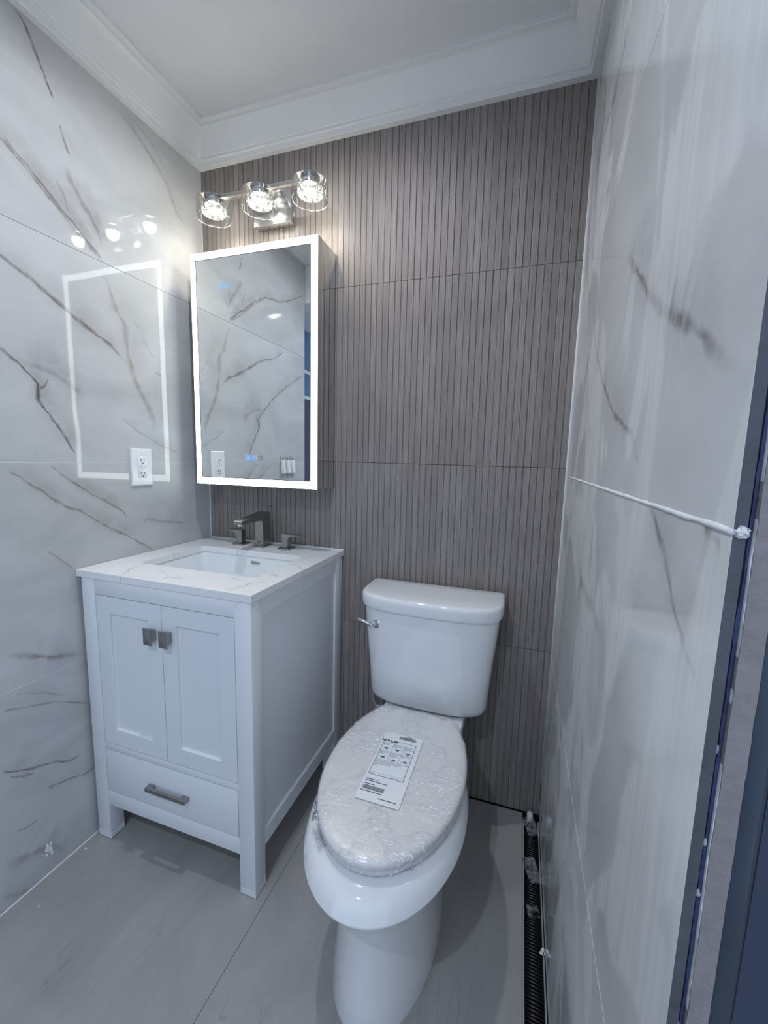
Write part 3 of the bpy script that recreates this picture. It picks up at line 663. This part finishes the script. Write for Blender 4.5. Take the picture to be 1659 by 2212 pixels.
# touch icons
def icon(name, x, z, s, mat, kind):
    bm = bmesh.new(); t = .0017; ya, yb = YM-.0011, YM-.0006
    for (a, b, c, d) in ((x, x+s, z, z+t), (x, x+s, z+s-t, z+s), (x, x+t, z, z+s), (x+s-t, x+s, z, z+s)): add_box(bm, a, b, ya, yb, c, d)
    cx, cz = x+s/2, z+s/2
    if kind == 'power':
        for i in range(14):
            a = math.radians(125+290*i/13); px, pz = cx+.0040*math.cos(a), cz-.0004+.0040*math.sin(a); add_box(bm, px-.0006, px+.0006, ya, yb, pz-.0006, pz+.0006)
        add_box(bm, cx-.0006, cx+.0006, ya, yb, cz, cz+.0052)
    elif kind == 'defog':
        for k in (-1, 0, 1): add_box(bm, cx+k*.0032-.0008, cx+k*.0032+.0008, ya, yb, cz-.0035, cz+.0042)
        add_box(bm, cx-.0045, cx+.0045, ya, yb, cz-.0052, cz-.0042)
    else:
        for k in (-1, 0, 1): add_box(bm, cx+k*.0030-.0004, cx+k*.0030+.0004, ya, yb, cz-.0045, cz+.0045)
    return put(name, bm, mat, mc)
icon('touch_button', .2895, 1.2160, .0165, M_BLUELED, 'defog')
icon('touch_button', .3165, 1.2160, .0165, M_BLUELED, 'power')
icon('touch_button', .3425, 1.2165, .0150, simple('unlit_icon', (.25, .28, .29), .4), 'bars')

# ================================================================== THREE-LAMP VANITY LIGHT
vl = empty('vanity_light', (.3385, 0, 2.11), 'three-lamp vanity light with clear glass shades on a satin bar above the mirror', 'wall lamp')
box('backplate', (.2620, .4155, -.0345, .0030, 2.0530, 2.1700), M_FIXT, vl, bev=.0015)
bm = bmesh.new(); put('side_clip', (lambda b: (add_box(b, .4152, .4164, -.0180, -.0135, 2.078, 2.090, .0004, 1), b)[1])(bmesh.new()), M_PLASTIC, vl); loft(bm, [[(x, y, 2.0526) for x, y, z in circ(.3385, -.018, 0, .0022, 12)], [(x, y, 2.0531) for x, y, z in circ(.3385, -.018, 0, .0022, 12)]]); put('screw_hole', bm, M_PLASTIC, vl)
box('arm', (.2980, .4020, -.0960, -.0340, 2.1190, 2.1300), M_FIXT, vl, bev=.001)
box('bar', (BULB_X[0]-.006, BULB_X[2]+.006, -.1170, -.0935, 2.1175, 2.1305), M_FIXT, vl, bev=.001)
for bx in BULB_X:
    so = empty('lamp', (bx-vl.location.x, BULB_Y, 0.0), parent=vl)
    bm = bmesh.new(); loft(bm, [circ(bx, BULB_Y, 2.1085, .0235, 40), circ(bx, BULB_Y, 2.1175, .0235, 40)]); loft(bm, [circ(bx, BULB_Y, 2.1040, .031, 40), circ(bx, BULB_Y, 2.1086, .031, 40)])
    put('socket', bm, M_CHROME, so, smooth=True, angle=40)
    bm = bmesh.new(); r = .0585; loft(bm, [circ(bx, BULB_Y, 2.0640, r, 72), circ(bx, BULB_Y, 2.1165, r, 72), circ(bx, BULB_Y, 2.1185, r-.0010, 72), circ(bx, BULB_Y, 2.1190, r-.004, 72), circ(bx, BULB_Y, 2.1188, .024, 72)], False, False)
    put('glass_shade', bm, M_GLASS, so, smooth=True, angle=60)
    bm = bmesh.new()
    bmesh.ops.create_cone(bm, cap_ends=False, segments=2, radius1=.001, radius2=.001, depth=.001) if False else None
    loft(bm, [circ(bx, BULB_Y, 2.0640, r+.0004, 72), circ(bx, BULB_Y, 2.0622, r+.0002, 72), circ(bx, BULB_Y, 2.0622, r-.0018, 72), circ(bx, BULB_Y, 2.0640, r-.0018, 72)], False, False)
    put('shade_rim', bm, M_RIM, so, smooth=True)
    bm = bmesh.new(); loft(bm, [circ(bx, BULB_Y, 2.1035, .0385, 56), circ(bx, BULB_Y, 2.1010, .0410, 56), circ(bx, BULB_Y, 2.0800, .0410, 56), circ(bx, BULB_Y, 2.0780, .0395, 56), circ(bx, BULB_Y, 2.0778, .0270, 56)], False, False)
    loft(bm, [circ(bx, BULB_Y, 2.0790, .0400, 56), circ(bx, BULB_Y, 2.0812, .0265, 56)], False, False)
    put('crystal', bm, M_CRYST, so, smooth=True, angle=50)
    bm = bmesh.new(); rnd = random.Random(int(bx*1000))
    for k in range(110):     # bubbles frozen in the crystal
        a = rnd.uniform(0, 6.283); rr = rnd.uniform(.027, .0395); zz = rnd.uniform(2.081, 2.101)
        bmesh.ops.create_icosphere(bm, subdivisions=1, radius=rnd.uniform(.0006, .0013), matrix=Matrix.Translation((bx+rr*math.cos(a), BULB_Y+rr*math.sin(a), zz)))
    ob = put('bubbles', bm, M_PLASTIC, so, smooth=True); ob['kind'] = 'stuff'
    bm = bmesh.new(); loft(bm, [circ(bx, BULB_Y, 2.0838, .0215, 40), circ(bx, BULB_Y, 2.0860, .0215, 40)]); put('diffuser', bm, M_DIFF, so)
    ld = bpy.data.lights.new('bulb', 'SPOT'); ld.energy = BULB_W; ld.color = (1.0, .89, .68); ld.shadow_soft_size = .012; ld.spot_size = math.radians(145); ld.spot_blend = .8
    lo = bpy.data.objects.new('bulb', ld); link(lo, so); lo.location = (0, 0, 2.081-vl.location.z)
    ld = bpy.data.lights.new('glow', 'POINT'); ld.energy = BULB_W*.13; ld.color = (1.0, .92, .76); ld.shadow_soft_size = .020
    lo = bpy.data.objects.new('glow', ld); link(lo, so); lo.location = (0, 0, 2.074-vl.location.z)

# ================================================================== TOILET
TX = .985
to = empty('toilet', (TX, -.42, 0), 'white two-piece toilet between the vanity and the right marble wall', 'toilet')
def egg(z, a, cy, bf, bb, n=2.4, cx=TX, clip=None, N=80):
    P = []
    for i in range(N):
        t = 2*math.pi*i/N; c, s = math.cos(t), math.sin(t); b = bf if s < 0 else bb; e = 1. if s < 0 else 2/n
        y = cy+b*math.copysign(abs(s)**e, s)
        if clip is not None and y > clip: y = clip + (y-clip)*.06
        P.append((cx+a*math.copysign(abs(c)**e, c), y, z))
    return P
bm = bmesh.new()
loft(bm, [egg(.0, .130, -.485, .247, .24), egg(.010, .131, -.485, .248, .24), egg(.06, .126, -.48, .243, .24), egg(.14, .122, -.475, .236, .25), egg(.22, .123, -.475, .236, .26), egg(.275, .130, -.48, .240, .27),
          egg(.308, .143, -.49, .254, .27), egg(.330, .163, -.505, .264, .27), egg(.346, .174, -.515, .272, .27), egg(.3720, .1862, -.527, .2785, .27), egg(.3745, .1872, -.527, .2790, .27), egg(.3765, .1868, -.527, .2780, .27), egg(.385, .1842, -.527, .2740, .27), egg(.394, .1812, -.527, .269, .27),
          egg(.404, .1765, -.526, .261, .27), egg(.413, .1695, -.524, .250, .27), egg(.418, .158, -.522, .236, .25), egg(.419, .12, -.52, .19, .20)])
def rr(z, hw, y0, y1, r): return [(x+TX, y, z) for x, y in rrect(-hw, hw, y0, y1, r, 6)]
loft(bm, [rr(.0, .095, -.40, -.10, .03), rr(.10, .092, -.40, -.095, .03), rr(.26, .098, -.40, -.075, .03), rr(.33, .118, -.42, -.055, .03), rr(.375, .132, -.44, -.045, .03), rr(.408, .134, -.44, -.042, .03), rr(.4185, .130, -.436, -.046, .03)])
put('bowl', bm, M_PORC, to, smooth=True, angle=38)
# tank: D-shaped plan, tapering downwards
def tank_ring(z, hw, yb, yf, bulge, N=14, cr=.02):
    P = [(-hw+cr*.4, yb), (hw-cr*.4, yb), (hw, yb-cr*.4)]
    ys = yb-(yb-yf)*.42
    P.append((hw, ys))
    for i in range(1, N):
        t = math.pi/2*(i/N); 
        P.append((hw*math.copysign(abs(math.cos(t))**.62, 1), ys+(yf-ys)*abs(math.sin(t))**.62*1.0))
    P.append((0, yf))
    L = [(-x, y) for x, y in P[3:-1]][::-1]
    P = P + L + [(-hw, yb-cr*.4)]
    return [(TX+x, y, z) for x, y in P]
YB = -.022
bm = bmesh.new()
loft(bm, [tank_ring(.4205, .168, YB-.02, -.165, 0), tank_ring(.4235, .184, YB-.008, -.184, 0), tank_ring(.432, .194, YB-.002, -.196, 0), tank_ring(.448, .1985, YB, -.2015, 0), tank_ring(.54, .2045, YB, -.2055, 0), tank_ring(.63, .2125, YB, -.210, 0), tank_ring(.70, .2195, YB, -.2135, 0), tank_ring(.752, .2235, YB, -.216, 0)])
put('tank', bm, M_PORC, to, smooth=True, angle=50)
bm = bmesh.new()
loft(bm, [tank_ring(.7535, .2265, YB+.006, -.2205, 0), tank_ring(.7540, .2305, YB+.008, -.2245, 0), tank_ring(.762, .2325, YB+.009, -.2265, 0), tank_ring(.786, .2330, YB+.009, -.2270, 0), tank_ring(.7925, .2318, YB+.008, -.2258, 0), tank_ring(.7965, .2280, YB+.005, -.2220, 0), tank_ring(.7982, .2220, YB, -.2150, 0), tank_ring(.7995, .12, -.06, -.16, 0)])
put('tank_lid', bm, M_PORC, to, smooth=True, angle=50)
# seat ring and cover
CL = -.262
bm = bmesh.new()
loft(bm, [egg(.4225, .168, -.482, .262, .29, 2, clip=CL-.004), egg(.4235, .172, -.482, .267, .29, 2, clip=CL-.004), egg(.430, .1745, -.482, .270, .29, 2, clip=CL-.004), egg(.438, .1735, -.482, .269, .29, 2, clip=CL-.004), egg(.4405, .168, -.482, .263, .29, 2, clip=CL-.004)])
put('seat_ring', bm, M_SEAT, to, smooth=True, angle=60)
bm = bmesh.new()
LR = [(.4430, .168, .270), (.4436, .1725, .2755), (.4480, .1755, .2790), (.4545, .1755, .2790), (.4600, .1725, .2755), (.4628, .166, .268), (.4642, .155, .255), (.4655, .12, .21), (.4662, .05, .10)]
def lid_rings(off=0., shr=1.): return [egg(z+off*(1 if z > .46 else 0), a+off, -.480, b+off, .290*min(1, (a/.1755)**.6)+off, 2, clip=CL+off) for z, a, b in LR]
loft(bm, lid_rings())
put('seat_cover', bm, M_SEAT, to, smooth=True, angle=60)
for sx_ in (-.072, .072):
    box('hinge', (TX+sx_-.017, TX+sx_+.017, -.262, -.228, .419, .448), M_SEAT, to, bev=.005, seg=3)
# flush lever on the left of the tank front
bm = bmesh.new(); lc = Vector((TX-.1635, -.1925, .7010))
nrm = Vector((-.45, -.89, 0)).normalized(); side = nrm.cross(Vector((0, 0, 1))).normalized()
def disc(c, r, n=28): return [c + side*r*math.cos(2*math.pi*i/n) + Vector((0, 0, 1))*r*math.sin(2*math.pi*i/n) for i in range(n)]
loft(bm, [disc(lc-nrm*.006, .0185), disc(lc+nrm*.002, .0185), disc(lc+nrm*.0045, .0165), disc(lc+nrm*.006, .010), disc(lc+nrm*.014, .0080), disc(lc+nrm*.017, .006)])
fl_ = put('flush_lever', bm, M_CHROME, to, smooth=True, angle=45)
bm = bmesh.new(); e = lc+nrm*.014
tube(bm, [e+Vector((.004, 0, -.003)), e+Vector((-.006, -.004, -.002)), e+Vector((-.030, -.006, .005)), e+Vector((-.050, -.004, .010)), e+Vector((-.056, -.003, .0115))], [.006, .0068, .0052, .0050, .0022], 12)
p = put('lever_arm', bm, M_CHROME, None, smooth=True); p.parent = fl_; p.location = -Vector(to.location)

# clear shrink wrap stretched over the closed seat, bunched up at its edges
random.seed(21)
bm = bmesh.new()
LW = [(.4230, .1745, .2685), (.4300, .1775, .2730), (.4400, .1765, .2745)] + [(z+.0012, a+.0018, b+.0018) for z, a, b in LR[2:]]
rings = []
for k, (z, a, b) in enumerate(LW):
    R_ = egg(z, a, -.480, b, .290*min(1, (a/.1755)**.6)+.004, 2, clip=CL+.004, N=240)
    out = []
    for i, (x, y, zz) in enumerate(R_):
        w = (.0028, .0022, .0012)[k] if k < 3 else .0002
        out.append((x+random.uniform(-w, w), y+random.uniform(-w, w), zz+random.uniform(-w, w)*(1 if k else 1.8)))
    rings.append(out)
loft(bm, rings, False, True)
wr_ = empty('shrink_wrap', (TX, -.49, .44), 'clear crinkled plastic shrink wrap stretched over the closed toilet seat', 'plastic wrap')
put('film', bm, M_WRAP, wr_, smooth=True)
def crumple(center, ext, n, seed, mat, parent, name='crumpled_edge', rot=0.):
    rnd = random.Random(seed); bm = bmesh.new()
    bmesh.ops.create_grid(bm, x_segments=n, y_segments=n, size=1.)
    ca, sa = math.cos(rot), math.sin(rot); ph = [rnd.uniform(0, 6.28) for _ in range(12)]
    for v_ in bm.verts:
        x, y = v_.co.x, v_.co.y
        h = sum(math.sin(x*(3+2.3*k)+ph[k]+2*math.sin(y*(2+k)+ph[k+4]))*math.cos(y*(2.5+1.9*k)+ph[k+8]) for k in range(4))/4
        x += rnd.uniform(-.05, .05); y += rnd.uniform(-.05, .05)
        X, Y = x*ext[0], y*ext[1]
        v_.co = Vector((center[0]+X*ca-Y*sa, center[1]+X*sa+Y*ca, center[2]+h*ext[2]+rnd.uniform(-1, 1)*ext[2]*.25))
    return put(name, bm, mat, parent, smooth=True)
crumple((.876, -.700, .4235), (.011, .030, .004), 20, 1, M_FILM, wr_, rot=.75)
crumple((.838, -.640, .4240), (.006, .034, .004), 18, 2, M_FILM, wr_, rot=.35)
crumple((1.062, -.715, .4275), (.028, .0045, .004), 20, 3, M_FILM, wr_, rot=.45)
crumple((.955, -.245, .4350), (.115, .022, .007), 30, 4, M_FILM, wr_, rot=.0)

# instruction sticker on the seat (matrix codes left out)
SXa, SXb, SYa, SYb = .9262, 1.0330, -.6268, -.3850
st = empty('instruction_sticker', ((SXa+SXb)/2, (SYa+SYb)/2, .4668), 'white printed instruction sticker with black barcodes on the wrapped toilet seat', 'sticker')
zs = .4688
bm = bmesh.new(); loft(bm, [[(x, y, zs-.0004) for x, y in rrect(SXa, SXb, SYa, SYb, .004, 4)], [(x, y, zs) for x, y in rrect(SXa, SXb, SYa, SYb, .004, 4)]]); put('paper', bm, M_PAPER, st)
bmk, bmg = bmesh.new(), bmesh.new()
def ln(b, x0, x1, y0, y1): add_box(b, x0, x1, y0, y1, zs+.0001, zs+.0003)
def P(u, w): return SXa+u*(SXb-SXa), SYb+w*(SYa-SYb)      # u right, w down
def seg(b, u0, w0, u1, w1, t=.0006):
    x0, y0 = P(u0, w0); x1, y1 = P(u1, w1)
    ln(b, min(x0, x1)-t/2, max(x0, x1)+t/2, min(y0, y1)-t/2, max(y0, y1)+t/2)
for a in ((.06, .13, .06, .675), (.88, .13, .88, .675), (.06, .675, .88, .675)): seg(bmk, *a, .0011)
seg(bmk, .36, .13, .88, .13, .0008)
for u in (.335, .61): seg(bmk, u, .17, u, .455, .0005)
for w in (.315, .455): seg(bmk, .06 if w < .4 else .06, w, .88, w, .0005)
seg(bmg, .06, .645, .88, .645, .0004)
rt = random.Random(4)
def para(u0, u1, w0, n, step=.0105):
    for k in range(n):
        u = u0; ue = u1-(rt.uniform(.0, .10) if k < n-1 else rt.uniform(.08, .16))*1.0
        while u < ue:
            l = rt.uniform(.012, .04); seg(bmg, u, w0+k*step, min(u+l, ue), w0+k*step, .0007); u += l+.012
for i, u in enumerate((.075, .35, .625)):
    para(u, u+.24, .185, (4, 5, 6)[i]); para(u, u+.24, .330, (4, 6, 3)[i])
para(.075, .80, .472, 3); para(.075, .55, .508, 2); para(.075, .25, .530, 3); para(.60, .86, .662, 1); para(.08, .28, .655, 1)
for (u0_, u1_, w_) in ((.07, .56, .765), (.07, .30, .803), (.06, .54, .892), (.50, .90, .945), (.56, .74, .020)):
    u = u0_
    while u < u1_:
        l = rt.uniform(.014, .035); seg(bmk, u, w_, min(u+l, u1_), w_, .0017); u += l+.012
def squiggle(u, w, su, sw, seed):
    rnd = random.Random(seed); pts = []
    for i in range(9):
        pts.append((u+su*(i/8-.5)*2, w+sw*math.sin(i*1.3+seed)))
    for (a, b), (c, d) in zip(pts, pts[1:]):
        x0, y0 = P(a, b); x1, y1 = P(c, d); dx, dy = x1-x0, y1-y0; L = math.hypot(dx, dy); nx, ny = -dy/L*.00035, dx/L*.00035
        vs = [bmg.verts.new((x, y, zs+.0003)) for x, y in ((x0+nx, y0+ny), (x1+nx, y1+ny), (x1-nx, y1-ny), (x0-nx, y0-ny))]; bmg.faces.new(vs)
for i, (u, w) in enumerate(((.18, .27), (.47, .265), (.75, .285), (.19, .41), (.47, .425), (.75, .415))):
    squiggle(u, w, .09, .018, i+1); seg(bmg, u-.02, w-.008, u+.01, w+.010, .0022); seg(bmk, u+.03, w-.012, u+.04, w+.006, .0014)
def barcode(u0, u1, w0, w1, seed):
    rnd = random.Random(seed); u = u0
    while u < u1:
        t = rnd.choice((.006, .009, .014)); x0, y0 = P(u, w0); x1, y1 = P(min(u+t, u1), w1); ln(bmk, x0, x1, y1, y0); u += t+rnd.choice((.006, .009))
barcode(.40, .84, .032, .075, 1); barcode(.07, .56, .820, .872, 2)
put('black_print', bmk, M_INK, st); put('grey_print', bmg, M_INKG, st)
def stxt(s, u, w, size, mat=M_INK, bold=.0, name='lettering'):
    x, y = P(u, w); return text_mesh(name, s, size, mat, st, Matrix.Translation((x, y, zs+.0003)), .0001, bold)
stxt('KOHLER', .205, .145, .0112, bold=.0004)
stxt('1394803 - 0', .20, .745, .0066, simple('blue_ink', (.03, .09, .20), .6), .0001)

# water supply hose loop behind the tank's lower left
bm = bmesh.new(); N = 30; pts = []
for i in range(N+1):
    a = math.radians(55+250*i/N); pts.append((.797+.030*math.cos(a), -.050, .352+.046*math.sin(a)))
pts = [(.815, -.07, .43)] + pts + [(.835, -.04, .335)]
tube(bm, pts, .0062, 12); tag(put('supply_hose', bm, M_HOSE, smooth=True), 'grey braided water hose looping out below the left of the tank', 'hose')

# ================================================================== OUTLET on the left wall
oy0, oy1, oz0, oz1 = -.3690, -.2878, 1.1215, 1.2475
ou = empty('wall_outlet', (0, (oy0+oy1)/2, (oz0+oz1)/2), 'white power outlet with test buttons on the left marble wall beside the mirror', 'outlet')
bm = bmesh.new(); add_box(bm, .0, .0062, oy0, oy1, oz0, oz1)
tf = [f for f in bm.faces if f.normal.x > .9 or all(abs(v_.co.x-.0062) < 1e-6 for v_ in f.verts)]
r_ = bmesh.ops.inset_region(bm, faces=tf, thickness=.0050); bmesh.ops.translate(bm, verts=list({v_ for f in tf for v_ in f.verts}), vec=(.0016, 0, 0))
put('cover_plate', bm, M_PLASTIC, ou)
cy_, cz_ = (oy0+oy1)/2, (oz0+oz1)/2
box('receptacle', (.004, .0105, cy_-.0170, cy_+.0170, cz_-.0335, cz_+.0335), M_PLASTIC, ou, bev=.0012)
xf = .0106
def slot(y0, y1, z0, z1, b): add_box(b, xf-.0004, xf+.0002, cy_+y0, cy_+y1, cz_+z0, cz_+z1)
bm = bmesh.new()
for zo in (.0235, -.0205):
    slot(-.0075, -.0052, zo-.0040, zo+.0045, bm); slot(-.0120, -.0070, zo-.0010, zo+.0010, bm); slot(.0040, .0062, zo-.0035, zo+.0040, bm)
    c = Vector((0, -.0005, zo-.0115)); vs0 = [(xf-.0004, cy_+c.y+.0026*math.cos(i*.524), cz_+c.z+.0026*math.sin(i*.524)) for i in range(12)]
    loft(bm, [vs0, [(xf+.0002, a, b) for _, a, b in vs0]])
slot(-.0100, -.0084, -.0020, .0022, bm); slot(.0086, .0102, -.0018, .0024, bm)
put('slots', bm, M_DARKSLOT, ou)
for zo in (.0055, -.0040):
    box('test_button', (xf-.0005, xf+.0012, cy_-.0060, cy_+.0062, cz_+zo-.0036, cz_+zo+.0036), M_PLASTIC, ou, bev=.0008)
for zo in (.0480, -.0480):
    bm = bmesh.new(); vs0 = [(.0076, cy_+.0030*math.cos(i*.393), cz_+zo+.0030*math.sin(i*.393)) for i in range(16)]; loft(bm, [vs0, [(.0092, a, b) for _, a, b in vs0]]); put('screw', bm, M_PLASTIC, ou, smooth=True, angle=30)

# three bare rocker switches further along the same wall (the mirror shows them)
def switch(y0, label):
    t = empty('light_switch', (0, y0+.0225, 1.174), label, 'switch', 'bare switches on the left wall')
    box('mounting_strap', (.0, .004, y0+.004, y0+.041, 1.117, 1.232), M_ALU, t, bev=.0006)
    box('switch_body', (.003, .012, y0+.006, y0+.039, 1.138, 1.210), M_PLASTIC, t, bev=.001)
    bm = bmesh.new(); prism(bm, [(.0118, 1.141), (.0190, 1.141), (.0145, 1.175), (.0118, 1.207)], 1, y0+.0115, y0+.0335); put('rocker', bm, M_PLASTIC, t)
    for z in (1.219, 1.127): box('screw_slot', (.0038, .0046, y0+.017, y0+.027, z-.004, z+.004), M_DARKSLOT, t)
for i, lb in enumerate(('bare white rocker switch on the left wall, the one nearest the door opening', 'bare white rocker switch in the middle of three on the left wall', 'bare white rocker switch on the left wall, the one nearest the outlet')):
    switch(-.958+i*.0485, lb)

# ================================================================== CHANNEL along the foot of the right wall
dc = empty('floor_channel', (1.348, -.55, 0), 'narrow black floor channel with metal edges running along the foot of the right wall', 'floor channel')
box('metal_edge', (1.3220, 1.3262, -1.19, -.030, -.011, .0016), M_ALU, dc, bev=.0005, seg=1)
box('metal_edge', (1.3705, 1.3742, -.62, -.030, -.011, .0035), M_ALU, dc, bev=.0005, seg=1)
box('trough', (1.3262, 1.3800, -1.19, -.004, -.011, -.0095), M_RUBBER, dc)
random.seed(9); bm = bmesh.new(); y = -.03
while y > -1.19:
    tube(bm, [(1.3264, y+random.uniform(-.0004, .0004), -.0052), (1.348, y-.0020+random.uniform(-.0006, .0006), -.0042), (1.3735, y-.0048, -.0052)], .0027, 7); y -= .0078
o = put('rubber_ribs', bm, M_RUBBER, dc, smooth=True); o['kind'] = 'stuff'
for (yy, ex, ey, sd, lb) in ((-.055, .020, .036, 5, 'crumpled clear plastic film in the floor channel, the piece in the back corner'), (-.215, .019, .040, 6, 'crumpled clear plastic film lying mid-way along the floor channel'),):
    o = crumple((1.349, yy, .003), (ex, ey, .005), 22, sd, M_FILM, None, 'plastic_film', .3); tag(o, lb, 'plastic film', 'film scraps in the floor channel')
o = crumple((1.349, -.335, .000), (.016, .016, .0025), 14, 7, M_FILM, None, 'plastic_film', .2); tag(o, 'small torn clear plastic scrap in the floor channel, nearest the doorway', 'plastic film', 'film scraps in the floor channel')
bm = bmesh.new(); loft(bm, [circ(1.345, -.022, -.009, .0105, 20), circ(1.345, -.022, .018, .0105, 20), circ(1.345, -.022, .024, .0085, 20), circ(1.345, -.022, .027, .004, 20)])
tag(put('pipe_stub', bm, M_PLASTIC, smooth=True), 'short white plastic pipe stub standing in the back corner of the floor channel', 'pipe')
# plaster crumbs
def crumb(loc, s, seed, label, group=None, flat=1.):
    rnd = random.Random(seed); bm = bmesh.new()
    for k in range(4):
        r = bmesh.ops.create_icosphere(bm, subdivisions=2, radius=s*rnd.uniform(.35, .7))
        c = Vector((rnd.uniform(-1, 1), rnd.uniform(-1, 1), rnd.uniform(-.5, .5)))*s*.7
        for v_ in r['verts']: v_.co = v_.co*rnd.uniform(.8, 1.2)+c
    for v_ in bm.verts: v_.co.z *= flat
    lo = min(v_.co.z for v_ in bm.verts); bmesh.ops.translate(bm, verts=bm.verts, vec=(0, 0, -lo))
    o = put('plaster_crumb', bm, M_GROUTW, None, smooth=True, world=False); o.location = loc
    return tag(o, label, 'plaster crumb', group)
crumb((.023, -.6185, 0), .0045, 1, 'white plaster crumb on the floor beside the left front leg of the vanity', 'plaster crumbs', .5)
crumb((.1105, -.5985, 0), .0018, 2, 'tiny white plaster speck on the floor in front of the shadow under the vanity', 'plaster crumbs', .5)
crumb((.0680, -.7790, 0), .0040, 3, 'white plaster chip on the open floor near the left wall', 'plaster crumbs', .3)
crumb((1.3710, -.435, .0040), .0070, 4, 'lump of white plaster at the wall edge of the floor channel', 'plaster crumbs', .8)
bm = bmesh.new(); rnd = random.Random(6)
for k in range(16):
    r = bmesh.ops.create_icosphere(bm, subdivisions=2, radius=rnd.uniform(.0025, .0055)); c = Vector((.0012, -.7030+rnd.uniform(-.008, .008), .0740+rnd.uniform(-.018, .020)))
    for v_ in r['verts']: v_.co = Vector((v_.co.x*.35, v_.co.y, v_.co.z*1.3))+c
tag(put('plaster_smear', bm, M_GROUTW, smooth=True), 'smear of dried white plaster low on the left marble wall', 'plaster smear')
